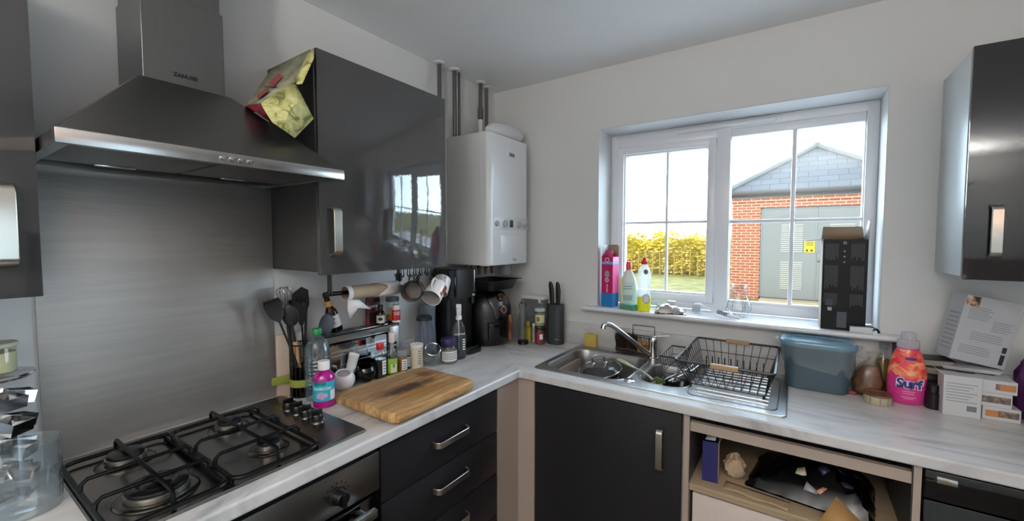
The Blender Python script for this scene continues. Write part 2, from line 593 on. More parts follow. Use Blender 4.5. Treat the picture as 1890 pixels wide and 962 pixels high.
# the part in the opening is narrower than the nosing: two slabs
b = MB()
pr2 = [(-.052 - .0125 * math.sin(a), 1.1235 + .0115 * math.cos(a)) for a in [PI * i / 8 for i in range(9)]]
b.loft([[(x, y, z) for y, z in [(-.0005, 1.112), (-.0005, WZ0)] + pr2] for x in (0.645, 1.995)])
b.box(WX0 + .001, WX1 - .001, -.0005, FY + .002, WZ0 - .02, WZ0)
struct(obj('trim_2', b, M_sill), 'white gloss window sill board')

# ---------------------------------------------------------------- outside
M_lawn = ramp_mat('lawn', [(0.3, '#6f6f35'), (0.5, '#858344'), (0.7, '#a09b58')], 3.0, rough=0.9, detail=8)
b = MB().box(-30, 30, 0.32, 60, -0.30, -0.08)
struct(obj('ground', b, M_lawn), 'mown green lawn outside')
M_paving = ramp_mat('bounce_paving', [(.3, '#d8d6d2'), (.7, '#ebe9e6')], 3, rough=.8)
b = MB().box(-5, 8, .32, 7.9, -.09, -.06)  # hidden below the sill, added to bounce daylight up to the ceiling
struct(obj('bounce_terrace', b, M_paving), 'unseen pale paving added to bounce daylight onto the kitchen ceiling')
M_path = ramp_mat('path_concrete', [(0.3, '#a89a80'), (0.7, '#c8bea6')], 5, rough=0.9)
b = MB().box(0.9, 6.0, 8.0, 9.9, -0.09, -0.055, 0.01)
struct(obj('path', b, M_path), 'pale concrete apron before the substation')
b = MB().box(0.86, 6.0, 9.9, 10.46, -0.09, -0.02, 0.01)
struct(obj('kerb', b, pm('kerb_stone', '#b9b09a', 0.9)), 'pale kerb at the substation doors')

# brick substation
sub = thing('outbuilding', 'red brick outbuilding with slate hipped roof and grey louvred doors outside the window', 'building', (2.06, 10.5, -.08))
mb_ = bpy.data.materials.new('red_brick')
MATS['red_brick'] = mb_
mb_.use_nodes = True
_n = mb_.node_tree
_b = _n.nodes['Principled BSDF']
_b.inputs['Roughness'].default_value = 0.85
_tc = _n.nodes.new('ShaderNodeTexCoord')
_mp = _n.nodes.new('ShaderNodeMapping')
_mp.inputs['Rotation'].default_value = (PI / 2, 0, 0)
_bk = _n.nodes.new('ShaderNodeTexBrick')
_bk.inputs['Color1'].default_value = lin('#b06a54')
_bk.inputs['Color2'].default_value = lin('#a55f4b')
_bk.inputs['Mortar'].default_value = lin('#e6c4b2')
_bk.inputs['Scale'].default_value = 1.0
_bk.inputs['Mortar Size'].default_value = 0.008
_bk.inputs['Brick Width'].default_value = 0.225
_bk.inputs['Row Height'].default_value = 0.075
_n.links.new(_tc.outputs['Object'], _mp.inputs[0])
_n.links.new(_mp.outputs[0], _bk.inputs[0])
_n.links.new(_bk.outputs[0], _b.inputs['Base Color'])
b = MB()
b.box(0.13, 0.82, 10.5, 14.5, -.08, 2.62).box(3.30, 3.99, 10.5, 14.5, -.08, 2.62).box(0.83, 3.29, 10.75, 14.5, -.08, 2.62).box(0.82, 3.30, 10.5, 10.75, 2.36, 2.62)
b.box(0.10, 4.02, 10.46, 14.54, 2.52, 2.64)
obj('brick_wall', b, MATS['red_brick'], sub, world=True)
M_sdoor = pm('grey_steel_door', '#84909b', 0.55)
b = MB().box(0.825, 3.295, 10.56, 10.62, -.02, 2.36)
dpan = obj('door_panel', b, M_sdoor, sub, world=True)
b = MB()
for x in (0.845, 2.06, 3.275):
    b.box(x - .02, x + .02, 10.545, 10.57, -.02, 2.34, .004)
b.box(0.83, 3.29, 10.545, 10.57, 1.99, 2.03, .004).box(0.83, 3.29, 10.545, 10.57, 2.31, 2.35, .004)
obj('door_framing', b, M_sdoor, dpan, world=True)
M_louv = pm('louvre_grey', '#c3cad0', 0.5)
for x0, x1, z0, z1 in ((1.30, 1.78, 1.19, 1.93), (1.30, 1.78, 0.22, 0.96), (2.33, 2.82, 1.19, 1.93), (2.33, 2.82, 0.22, 0.96)):
    b = MB()
    k = 14
    for i in range(k):
        z = z0 + (z1 - z0) * (i + .5) / k
        b.box(-(x1 - x0) / 2, (x1 - x0) / 2, -.03, .0, -.012, .014, M=T((x0 + x1) / 2, 10.56, z) @ RX(0.5))
    obj('louvre_vent', b, M_louv, sub, world=True)
b = MB().box(1.81, 2.03, 10.535, 10.546, 1.19, 1.48)
sg = obj('warning_sign', b, pm('sign_yellow', '#f2d21b', 0.5), sub, world=True)
sg['label'] = 'yellow warning sign'
M_black = pm('black_print', '#161616', 0.6)
b = MB()
for i in range(3):
    b.box(1.84, 2.0, 10.531, 10.536, 1.44 - i * .035, 1.455 - i * .035)
obj('sign_print', b, M_black, sg, world=True)
for x in (1.87, 1.965):
    b = MB().add([(x - .035, 10.533, 1.22), (x + .035, 10.533, 1.22), (x, 10.533, 1.29)], [(0, 1, 2)])
    obj('warning_triangle', b, M_black, sg, world=True, solid=.002)
b = MB().box(2.08, 2.24, 10.49, 10.56, 0.98, 1.18, .01)
obj('lock_box', b, M_sdoor, sub, world=True)
# hipped slate roof
M_slate = bpy.data.materials.new('roof_slate')
M_slate.use_nodes = True
_n = M_slate.node_tree
_b = _n.nodes['Principled BSDF']
_b.inputs['Roughness'].default_value = 0.6
_tc = _n.nodes.new('ShaderNodeTexCoord')
_mp = _n.nodes.new('ShaderNodeMapping')
_mp.inputs['Rotation'].default_value = (PI / 2, 0, 0)
_bk = _n.nodes.new('ShaderNodeTexBrick')
for _k, _c in (('Color1', '#525e6b'), ('Color2', '#5c6875'), ('Mortar', '#333a41')):
    _bk.inputs[_k].default_value = lin(_c)
_bk.inputs['Scale'].default_value = 1.0
_bk.inputs['Mortar Size'].default_value = 0.008
_bk.inputs['Brick Width'].default_value = 0.42
_bk.inputs['Row Height'].default_value = 0.17
_n.links.new(_tc.outputs['Object'], _mp.inputs[0])
_n.links.new(_mp.outputs[0], _bk.inputs[0])
_n.links.new(_bk.outputs[0], _b.inputs['Base Color'])
e0, e1, f0, f1, ze, za = -0.05, 4.17, 10.32, 14.68, 2.80, 4.22
ap = (2.06, 12.5, za)
vs = [(e0, f0, ze), (e1, f0, ze), (e1, f1, ze), (e0, f1, ze), ap, (e0, f0, ze - .05), (e1, f0, ze - .05), (e1, f1, ze - .05), (e0, f1, ze - .05)]
b = MB().add(vs, [(0, 1, 4), (1, 2, 4), (2, 3, 4), (3, 0, 4), (0, 5, 6, 1), (1, 6, 7, 2), (2, 7, 8, 3), (3, 8, 5, 0), (5, 8, 7, 6)])
obj('roof', b, M_slate, sub, world=True)
b = MB()
for c in vs[:4]:
    b.tube([c, ap], 0.085, 8)
b.ball(ap, .11)
obj('hip_tiles', b, pm('ridge_tile', '#848f97', 0.7, var=.1, vscale=20), sub, world=True)
b = MB().box(0.0, 4.12, 10.26, 10.38, 2.70, 2.79, 0.03).box(0.02, 4.10, 10.38, 10.50, 2.63, 2.74)
obj('gutter', b, pm('gutter_black', '#3b4147', 0.5), sub, world=True)

# hedge and fence at the far side of the lawn
M_hedge = ramp_mat('hedge_leaf', [(0.30, '#cfcb62'), (0.5, '#f7ec86'), (0.68, '#fff6ac')], 2.0, rough=0.8, detail=4)
def leaf_cloud(b, x0, x1, y0, y1, z0, z1, n, s):
    for _ in range(n):
        x, y = random.uniform(x0, x1), random.uniform(y0, y1)
        z = z0 + (z1 - z0) * random.random() ** 0.8 + 0.10 * math.sin(x * 3.1) + .08 * math.sin(x * 7.7 + 1)
        a, t, sc = random.uniform(0, 2 * PI), random.uniform(-1.0, 1.0), s * random.uniform(.6, 1.4)
        M = T(x, y, z) @ RZ(a) @ RX(t)
        b.add([(-.5 * sc, 0, 0), (0, -.28 * sc, 0.06 * sc), (.5 * sc, 0, 0), (0, .28 * sc, 0.06 * sc)], [(0, 1, 2, 3)], M=M)
hedge = thing('hedge', 'golden green hedge along the far side of the lawn', 'hedge', (-5, 18.4, -.08))
b = MB()
leaf_cloud(b, -16, 3, 17.45, 18.1, 0.0, 1.85, 15000, .20)
obj('foliage', b, M_hedge, hedge, world=True, recalc=False)
b = MB().grid(lambda u, v: (-16 + 19 * u, 18.1 + .3 * random.random(), -.1 + v * (1.65 + .22 * math.sin(u * 60) * math.sin(u * 23))), 90, 8)
b.box(-16, 3, 18.5, 18.9, -.1, 1.5)
obj('hedge_core', b, M_hedge, hedge, world=True)
M_stake = pm('weathered_stake', '#b3a864', 0.85)
for i in range(24):
    x = -8.6 + i * .33
    b = MB().cyl((0, 0, 0), (random.uniform(-.04, .04), 0, random.uniform(.95, 1.2)), .035, .03, 8)
    o = obj('fence_stake', b, M_stake)
    o.location = (x, 17.25 + random.uniform(-.05, .05), -.08)
    tag(o, 'weathered wooden stake in the row before the golden hedge', 'stake', 'stakes before the hedge')

# ================================================================ FITTED UNITS
M_door = pm('charcoal_gloss', (0.135, 0.135, 0.145), 0.07, coat=0.6, spec=0.6, bump=0.02, bscale=30)
M_door2 = pm('charcoal_satin', (0.145, 0.142, 0.152), 0.36, spec=0.18)
M_carc = pm('grey_carcass', (0.40, 0.395, 0.39), 0.5)
M_edge = pm('black_edge', (0.05, 0.05, 0.05), 0.5)
M_cream = pm('pale_melamine', (0.66, 0.60, 0.555), 0.5)
M_chrome = pm('chrome', (0.82, 0.82, 0.82), 0.12, metal=1.0)
M_nickel = pm('brushed_nickel', (0.76, 0.74, 0.70), 0.28, metal=1.0)
M_steel = pm('brushed_steel', (0.62, 0.615, 0.60), 0.30, metal=1.0, bump=0.03, bscale=90, stretch=(1, 0.02, 6), var=.05, vscale=40)
M_black = pm('black_plastic', (0.03, 0.03, 0.032), 0.35)
M_blackgloss = pm('black_gloss', (0.02, 0.02, 0.022), 0.06)
M_blackmatt = pm('black_cast', (0.035, 0.035, 0.036), 0.5, bump=0.05, bscale=300)

# ---- worktop, one L
M_wt = bpy.data.materials.new('marble_laminate')
def _marble(name, rz):
    return ramp_mat(name, [(0.30, '#a3a2a4'), (0.42, '#c3c2c2'), (0.50, '#d2d1d0'), (0.64, '#dcdbd9'), (0.75, '#bcbab9')], 2.2, (0.9, 4.0, 1.0) if not rz else (4.0, 0.9, 1.0), 0.24, 8, 0.9, rot=(0, 0, 0.22 if not rz else -0.22), nrough=.62)
M_wtR, M_wtL = _marble('marble_laminate_right', 0), _marble('marble_laminate_left', 1)
wt = MB()
r_ = 0.007
front = [(r_ * (1 - math.cos(a)), .91 - r_ * (1 - math.sin(a))) for a in [PI / 2 * i / 5 for i in range(6)]]    # (d, z) from nose to top
frontb = [(r_ * (1 - math.cos(a)), .872 + r_ * (1 - math.sin(a))) for a in [PI / 2 * i / 5 for i in range(5, -1, -1)]]
profile = [(.6, .872), (.535, .872), (.09, .872)] + frontb + front + [(.09, .91), (.535, .91), (.6, .91)]
SX0, SX1 = 0.668, 1.605
for (d0, z0), (d1, z1) in zip(profile[:-1], profile[1:]):
    wt.quad((.6 - d0, -3.0, z0), (.6 - d1, -3.0, z1), (.6 - d1, -.6 + d1, z1), (.6 - d0, -.6 + d0, z0), mi=0)
    strip = abs(d0 - d1) > .3
    spans = [(None, SX0), (SX1, XR - .001)] if strip else [(None, XR - .001)]
    for a, c in spans:
        a0, a1 = (.6 - d0, .6 - d1) if a is None else (a, a)
        wt.quad((a0, -.6 + d0, z0), (a1, -.6 + d1, z1), (c, -.6 + d1, z1), (c, -.6 + d0, z0), mi=1)
for x in (SX0, SX1):
    wt.quad((x, -.51, .872), (x, -.51, .91), (x, -.065, .91), (x, -.065, .872), mi=1)
for y in (-.51, -.065):
    wt.quad((SX0, y, .872), (SX0, y, .91), (SX1, y, .91), (SX1, y, .872), mi=1)
wt.quad((0, -3, .872), (.6, -3, .872), (.6, -3, .91), (0, -3, .91), mi=0)
wtop = tag(obj('worktop', wt, [M_wtL, M_wtR]), 'pale grey marble-effect L-shaped worktop running under the hob and sink', 'worktop')
b = MB().box(.0005, .019, -1.3625, -.0195, .9105, 1.0, .002)
struct(obj('trim_3', b, M_wtL), 'pale grey marble-effect upstand along the hob wall')
b = MB().box(.0005, XR - .001, -.019, -.0005, .9105, 1.03, .002)
struct(obj('trim_4', b, M_wtR), 'pale grey marble-effect upstand under the window')

def handle_v(parent, x, y, z0, z1, out, name='handle', mat=None, w=.024):
    """broad bow handle, upright"""
    P = bow((x, y, z0), (x, y, z1), out, .02)
    h = MB()
    side = Vector(out).cross(Vector((0, 0, 1))).normalized() * (w / 2)
    o_ = Vector(out).normalized()
    loops = []
    N = len(P)
    for i, p in enumerate(P):
        p = Vector(p)
        t = (Vector(P[min(i + 1, N - 1)]) - Vector(P[max(i - 1, 0)])).normalized()
        nn = t.cross(side).normalized() * .0035
        loops.append([p - side - nn, p + side - nn, p + side + nn, p - side + nn])
    h.loft(loops)
    return obj(name, h, mat or M_nickel, parent, world=True, bevel=.002)
def handle_h(parent, p0, p1, out, w=.022, mat=None):
    P = bow(p0, p1, out, .02)
    h = MB()
    loops = []
    N = len(P)
    side = Vector((0, 0, w / 2))
    for i, p in enumerate(P):
        p = Vector(p)
        t = (Vector(P[min(i + 1, N - 1)]) - Vector(P[max(i - 1, 0)])).normalized()
        nn = t.cross(side).normalized() * .003
        loops.append([p - side - nn, p + side - nn, p + side + nn, p - side + nn])
    h.loft(loops)
    return obj('handle', h, mat or M_nickel, parent, world=True, bevel=.0015)

# ---- drawer unit left of the corner
du = thing('drawer_unit', 'charcoal drawer unit with bow handles between the oven and the corner post', 'cabinet', (.3, -1.04, 0))
b = MB().box(.02, .56, -1.338, -.742, .13, .868).box(.05, .50, -1.33, -.75, .0, .13)
obj('carcass', b, M_carc, du, world=True)
for z0, z1, hz in ((.681, .860, .775), (.497, .676, .607), (.313, .492, .43), (.135, .308, .25)):
    b = MB().box(.562, .580, -1.337, -.743, z0, z1, .0015)
    d = obj('drawer', b, M_door2, du, world=True)
    handle_h(d, (.580, -1.118, hz), (.580, -.948, hz), (.030, 0, 0))
# ---- corner post
b = MB().box(.555, .580, -.738, -.5805, .0, .868).box(.555, .667, -.5805, -.556, .0, .868)
tag(obj('corner_post', b, M_cream), 'pale melamine corner post between the drawers and the sink cupboard', 'corner post')
# ---- sink cupboard
su = thing('sink_cupboard', 'dark charcoal sink cupboard with one upright bow handle', 'cabinet', (.99, -.3, 0))
b = MB()
b.box(.67, .688, -.556, -.02, .13, .868).box(1.294, 1.312, -.556, -.02, .13, .868).box(.67, 1.312, -.556, -.02, .13, .148).box(.67, 1.312, -.03, -.02, .13, .868).box(.67, 1.312, -.50, -.05, .0, .129)
obj('carcass', b, M_cream, su, world=True)
b = MB().box(.672, 1.306, -.580, -.560, .135, .862, .0015)
d = obj('door', b, M_door2, su, world=True)
handle_v(d, 1.232, -.580, .636, .797, (0, -.030, 0))
# ---- open cupboard with missing front
ou = thing('open_cupboard', 'pale open-fronted cupboard with a shelf under the draining board', 'cabinet', (1.63, -.3, 0))
b = MB()
b.box(1.314, 1.333, -.575, -.02, .0, .868).box(1.939, 1.956, -.580, -.02, .0, .868).box(1.334, 1.938, -.55, -.03, .13, .148)
ca = obj('carcass', b, M_cream, ou, world=True)
b = MB().box(1.334, 1.938, -.03, -.02, .0, .868).box(1.334, 1.3355, -.572, -.03, .613, .868).box(1.9365, 1.9385, -.572, -.03, .613, .868)  # thin dark faces put the cupboard's inner shade into the colour
o = obj('shade_lining', b, pm('dark_grey_shade', (.27, .265, .26), .5), ca, world=True)
o['label'] = 'inner faces coloured dark grey for shade'
b = MB().box(1.3345, 1.9375, -.572, -.550, .808, .842)
obj('top_rail', b, M_cream, ou, world=True)
b = MB().box(1.3345, 1.9375, -.572, -.031, .598, .612, .001).box(1.3345, 1.9375, -.566, -.031, .584, .597)
obj('shelf', b, pm('beech_shelf', (0.66, 0.58, 0.47), 0.5, var=.08, vscale=5, stretch=(.3, 4, 1)), ou, world=True)
b = MB().box(1.345, 1.93, -.560, -.545, .16, .574, .002)
obj('back_panel', b, pm('white_board', (0.84, 0.79, 0.75), 0.45), ou, world=True)
# ---- integrated dark appliance
ap_ = thing('dishwasher', 'black dishwasher under the right end of the worktop', 'dishwasher', (2.26, -.3, 0))
b = MB().box(1.96, 2.555, -.555, -.02, .02, .866)
obj('cabinet', b, M_black, ap_, world=True)
b = MB().box(1.962, 2.553, -.578, -.557, .78, .862, .003)
cp = obj('control_panel', b, M_blackgloss, ap_, world=True)
b = MB().box(1.985, 2.028, -.584, -.577, .832, .850, .002)
h = obj('latch', b, M_nickel, cp, world=True)
b = MB().box(1.962, 2.553, -.578, -.557, .12, .776, .003)
obj('door', b, M_blackgloss, ap_, world=True)
b = MB().box(2.56, XR - .002, -.578, -.02, .0, .866, .002)
tag(obj('end_cupboard', b, M_door2), 'charcoal end cupboard by the right wall', 'cabinet')

# ---- oven
ov = thing('built_in_oven', 'stainless steel built-in oven under the hob', 'oven', (.3, -1.65, 0))
b = MB().box(.02, .555, -1.938, -1.346, .10, .868)
obj('body', b, M_carc, ov, world=True)
b = MB().box(.556, .588, -1.937, -1.347, .738, .856, .0025)
cp = obj('control_panel', b, pm('oven_steel', (0.52, 0.515, 0.505), 0.33, metal=1.0, var=.04, vscale=60, stretch=(1, .05, 4)), ov, world=True)
for y in (-1.80, -1.487):
    b = MB().lathe([(.026, 0), (.026, .004), (.021, .006), (.019, .030), (.017, .034)], 24, M=T(.588, y, .79) @ RY(PI / 2))
    b.box(.60, .628, y - .006, y + .006, .768, .812, .003)
    obj('control_knob', b, M_black, cp, world=True)
b = MB()
for k in range(7):
    a = PI * (.1 + .8 * k / 6)
    b.box(.5875, .5885, -1.487 + .036 * math.cos(a) - .002, -1.487 + .036 * math.cos(a) + .002, .79 + .036 * math.sin(a) - .002, .79 + .036 * math.sin(a) + .002)
obj('dial_marks', b, M_black, cp, world=True)
b = MB().box(.558, .586, -1.937, -1.347, .135, .728, .003)
d = obj('door', b, M_blackgloss, ov, world=True)
b = MB().box(.612, .632, -1.90, -1.385, .685, .712, .005).box(.584, .615, -1.875, -1.855, .69, .707, .003).box(.584, .615, -1.43, -1.41, .69, .707, .003)
obj('handle', b, M_steel, d, world=True)
b = MB().box(.05, .50, -3.0, -1.945, .0, .128).box(.02, .558, -3.0, -1.945, .13, .868).box(.562, .58, -2.99, -1.945, .135, .86, .002)
tag(obj('base_cupboard', b, M_door2), 'charcoal base cupboard left of the oven', 'cabinet')

# ---- wall cupboards on the hob wall
def wall_unit(y0, y1, label, hy, z0=1.391, z1=2.124):
    w = thing('wall_cupboard', label, 'cabinet', (.16, (y0 + y1) / 2, z0))
    b = MB().box(.0005, .298, y0 + .001, y1 - .001, z0 + .002, z1 - .002, .001)
    obj('carcass', b, pm('unit_side_grey', (0.245, 0.24, 0.24), 0.45), w, world=True)
    b = MB().box(.300, .320, y0, y1, z0 - .008, z1, .0012)
    d = obj('door', b, [M_doorw], w, world=True)
    handle_v(d, .320, hy, 1.449, 1.611, (.032, 0, 0), w=.030)
    return w
M_doorw = pm('charcoal_high_gloss', (0.25, 0.247, 0.25), 0.035, spec=0.75, coat=0.5, bump=0.035, bscale=22)
wall_unit(-1.3628, -.7775, 'high-gloss charcoal wall cupboard between the cooker hood and the boiler', -1.318)
wall_unit(-2.56, -1.966, 'charcoal wall cupboard left of the cooker hood, cut off by the frame', -2.013)
# ---- wall cupboard right of the window
w = thing('wall_cupboard', 'dark wall cupboard with a pale side panel right of the window', 'cabinet', (2.38, -.16, 1.39))
b = MB().box(2.079, 2.675, -.299, -.0005, 1.391, 2.092, .001)
obj('carcass', b, pm('pale_blue_grey_panel', (0.80, 0.82, 0.83), 0.32), w, world=True)
b = MB().box(2.077, 2.677, -.322, -.301, 1.383, 2.094, .0012)
d = obj('door', b, M_door, w, world=True)
handle_v(d, 2.138, -.322, 1.455, 1.61, (0, -.032, 0), w=.026)

# ---- splashback
b = MB().box(.0005, .005, -1.940, -1.364, .9105, 1.70, .0008)
M_splash = pm('splashback_steel', (0.70, 0.685, 0.665), 0.44, metal=0.72, var=.07, vscale=9, stretch=(1, .35, 7), bump=.05, bscale=60)
tag(obj('splashback', b, M_splash), 'brushed stainless steel splashback behind the hob', 'splashback')

# ---- cooker hood
hd = thing('cooker_hood', 'stainless steel chimney cooker hood above the hob', 'hood', (0, -1.664, 1.69))
Y0, Y1 = -1.961, -1.367
M_hood = pm('hood_steel', (0.46, 0.455, 0.445), 0.34, metal=1.0, var=.03, vscale=50, stretch=(1, 6, .3))
b = MB()
lo = [(.0005, Y0, 1.714), (.467, Y0, 1.714), (.467, Y1, 1.714), (.0005, Y1, 1.714)]
hi = [(.0005, -1.775, 1.925), (.215, -1.775, 1.925), (.215, -1.566, 1.925), (.0005, -1.566, 1.925)]
b.loft([lo, hi])
obj('canopy', b, M_hood, hd, world=True, bevel=.003)
b = MB().box(.0005, .205, -1.763, -1.578, 1.915, 2.16).box(.0005, .199, -1.758, -1.583, 2.16, H - .0005)
ch = obj('chimney', b, pm('chimney_steel', (0.48, 0.48, 0.475), 0.30, metal=1.0, var=.03, vscale=40, stretch=(6, 6, .2)), hd, world=True, bevel=.002)
o = lettering('ZANUSSI', .0135, T(.2056, -1.672, 1.953) @ FACE_X, M_black, hd, bold=.0005)
o.location = -Vector(hd.location)
M_band = pm('band_steel', (0.70, 0.69, 0.68), 0.22, metal=1.0)
b = MB()
b.box(.447, .4675, Y0, Y1, 1.686, 1.7145, .001)
b.box(.0005, .447, Y0, Y0 + .02, 1.686, 1.7145).box(.0005, .447, Y1 - .02, Y1, 1.686, 1.7145).box(.0005, .03, Y0, Y1, 1.686, 1.7145)
band = obj('front_band', b, M_band, hd, world=True)
for y in (-1.690, -1.670, -1.650, -1.630):
    bb = MB().lathe([(.0062, 0), (.0062, .004), (.005, .007), (0, .0075)], 16, M=T(.4675, y, 1.7005) @ RY(PI / 2), caps=(True, False))
    obj('push_button', bb, M_chrome, band, world=True)
M_filter = pm('filter_mesh', (0.55, 0.545, 0.53), 0.45, metal=1.0)
for a, c in ((Y0 + .022, -1.668), (-1.660, Y1 - .022)):
    b = MB().box(.10, .40, a, c, 1.696, 1.704, .002)
    f_ = obj('grease_filter', b, M_filter, hd, world=True)
    b = MB().box(.11, .125, (a + c) / 2 - .04, (a + c) / 2 + .04, 1.6915, 1.697, .002)
    obj('latch', b, M_chrome, f_, world=True)
for y in (-1.82, -1.51):
    b = MB().box(.405, .44, y - .06, y + .06, 1.692, 1.704, .003)
    obj('light_panel', b, pm('hood_light_cover', (0.82, 0.82, 0.8), 0.3), hd, world=True)

# ---- boiler
bo = thing('boiler', 'white wall-hung boiler with a control strip in the corner', 'boiler', (0, -.25, 1.366))
by0, by1, bz0, bz1 = -.440, -.062, 1.362, 2.068
M_boil = pm('boiler_white', (0.88, 0.885, 0.89), 0.28, coat=.2)
M_boil2 = pm('boiler_side_white', (0.86, 0.86, 0.85), 0.4)
b = MB().box(.003, .235, by0 + .001, by1 - .001, bz0 + .004, bz1 - .002, .003)
obj('casing', b, M_boil2, bo, world=True)
b = MB()
lp = []
for x, i in ((.236, .0), (.270, .0), (.285, .004), (.294, .014), (.297, .03)):
    lp.append([(x, y, z) for y, z in rrect(by1 - by0 - 2 * i, bz1 - bz0 - .6 * i, .008, 3, (by0 + by1) / 2, (bz0 + bz1) / 2)])
b.loft(lp)
fp = obj('front_panel', b, M_boil, bo, world=True)
b = MB().box(.296, .2985, by0 + .04, by1 - .012, 1.557, 1.622, .001).box(.296, .2982, by0 + .03, by1 - .012, 1.6235, 1.6255)
cs = obj('control_strip', b, pm('control_strip_white', (0.84, 0.85, 0.86), .35), bo, world=True)
for y, r in ((-.375, .016), (-.300, .020), (-.168, .020), (-.110, .016)):
    bb = MB().lathe([(r, 0), (r, .004), (r * .85, .012), (r * .8, .014)], 24, M=T(.2985, y, 1.590) @ RY(PI / 2))
    bb.box(.311, .316, y - r * .18, y + r * .18, 1.590 - r * .75, 1.590 + r * .75, .001, M=T(0, y, 1.59) @ RX(.5) @ T(0, -y, -1.59))
    obj('control_knob', bb, pm('knob_grey', (.70, .71, .72), .35), cs, world=True)
b = MB().box(.298, .3005, -.255, -.222, 1.572, 1.612, .001)
obj('display', b, pm('lcd_green', (0.20, 0.26, 0.17), 0.2), cs, world=True)
b = MB().box(.2965, .2985, -.335, -.158, 1.430, 1.527, .002)
obj('flap', b, M_boil, bo, world=True)
b = MB().box(.2968, .2982, -.258, -.205, 1.962, 1.985, .001)
bd = obj('badge', b, pm('badge_grey', (.62, .63, .65), .3), bo, world=True)
o = lettering('ideal', .022, T(.2984, -.2315, 1.974) @ FACE_X, M_black, bd)
o.location = -Vector(bo.location)
o = lettering('logic', .020, T(.2975, -.205, 1.392) @ FACE_X, pm('grey_print', (.45, .46, .47), .5), fp)
o.location = -Vector(bo.location)
M_pipe = pm('grey_pipe', (0.42, 0.41, 0.40), 0.35, metal=.7)
for y in (-.38, -.33, -.27, -.21, -.15):
    b = MB().cyl((.09, y, 1.30), (.09, y, bz0 + .006), .0075)
    b.lathe([(.013, 0), (.013, .018)], 6, (.09, y, 1.335))
    obj('pipe_stub', b, pm('copper_pipe', (.45, .33, .25), .35, metal=1.0), bo, world=True)
b = MB().box(.20, .255, -.235, -.185, 1.300, bz0 + .006, .004)
obj('valve_box', b, pm('valve_grey', (.50, .50, .50), .5), bo, world=True)
# ---- pipes from ceiling to boiler top
M_collar = pm('pipe_collar', (0.86, 0.86, 0.85), 0.5)
for i, (x, y, r, zb, lab) in enumerate(((.045, -.535, .011, 1.40, 'grey pipe nearest the wall cupboard, dropping from the ceiling'), (.050, -.425, .011, bz1 - .002, 'thicker grey pipe with a white ceiling collar, second from the wall cupboard'),
                         (.035, -.372, .007, bz1 - .002, 'thin grey pipe in the middle of the five above the boiler'), (.050, -.205, .011, bz1 - .002, 'grey pipe with a labelled valve fitting above the boiler'), (.035, -.128, .010, bz1 - .002, 'grey pipe above the boiler closest to the room corner'))):
    p = thing('ceiling_pipe', lab, 'pipe', (x, y, zb), group='pipes above the boiler')
    L = H - zb - .001
    b = MB().cyl((0, 0, 0), (0, 0, L), r, n=14)
    obj('pipe', b, M_pipe, p)
    if i != 2:
        b = MB().lathe([(r, L), (.027, L), (.030, L - .004), (.026, L - .010), (r, L - .012)], 24, caps=(False, False))
        obj('collar', b, M_collar, p)
    if i == 3:
        b = MB().lathe([(.017, .03), (.017, .062), (.013, .066), (.013, .15), (.017, .155), (.017, .20), (.011, .225)], 18).lathe([(.016, 0), (.016, .03)], 6)
        f_ = obj('fitting', b, M_pipe, p)
        b = MB().lathe([(.0135, .07), (.0135, .145)], 18)
        obj('paper_tag', b, pm('paper_white', (.88, .88, .86), .6), f_)

# ================================================================ HOB
M_hobsteel = pm('hob_plate_steel', (0.50, 0.485, 0.47), 0.25, metal=1.0, rvar=.06, vscale=12)
hob = thing('gas_hob', 'four-burner steel gas hob with black cast pan supports', 'hob', (.29, -1.645, .9105))
b = MB().loft([[(x, y, z) for x, y in rrect(.510 + g, .577 + g, .012, 4, .288, -1.645)] for z, g in ((.9105, 0.0), (.9135, .002), (.9175, -.004), (.9175, -.022), (.9160, -.030))])
obj('hob_plate', b, M_hobsteel, hob, world=True)
M_bcap = pm('burner_cap_enamel', (.028, .028, .028), .28)
M_alu = pm('burner_aluminium', (.60, .59, .57), .38, metal=1.0)
for x, y, r in ((.172, -1.820, .040), (.418, -1.822, .058), (.176, -1.585, .034), (.412, -1.580, .031)):
    br = MB().lathe([(r + .020, .9165), (r + .016, .920), (r + .006, .921)], 36, (x, y, 0))
    bb = obj('burner', br, pm('burner_dish_steel', (.42, .40, .38), .25, metal=1.0), hob, world=True)
    br = MB().lathe([(r, .921), (r + .002, .926), (r + .001, .934), (r - .004, .936)], 36, (x, y, 0))
    obj('burner_crown', br, M_alu, bb, world=True)
    br = MB().lathe([(r - .006, .936), (r - .002, .938), (r - .003, .943), (r - .010, .946), (0, .947)], 36, (x, y, 0), caps=(True, False))
    if r > .05:
        br = MB().lathe([(r - .006, .936), (r - .001, .938), (r - .002, .942), (r - .008, .945), (r - .020, .9455), (r - .026, .941), (r - .030, .941), (r - .034, .944), (0, .945)], 36, (x, y, 0), caps=(True, False))
    obj('burner_cap', br, M_bcap, bb, world=True)
M_grid = pm('pan_support_enamel', (.018, .018, .019), .36, spec=.28)
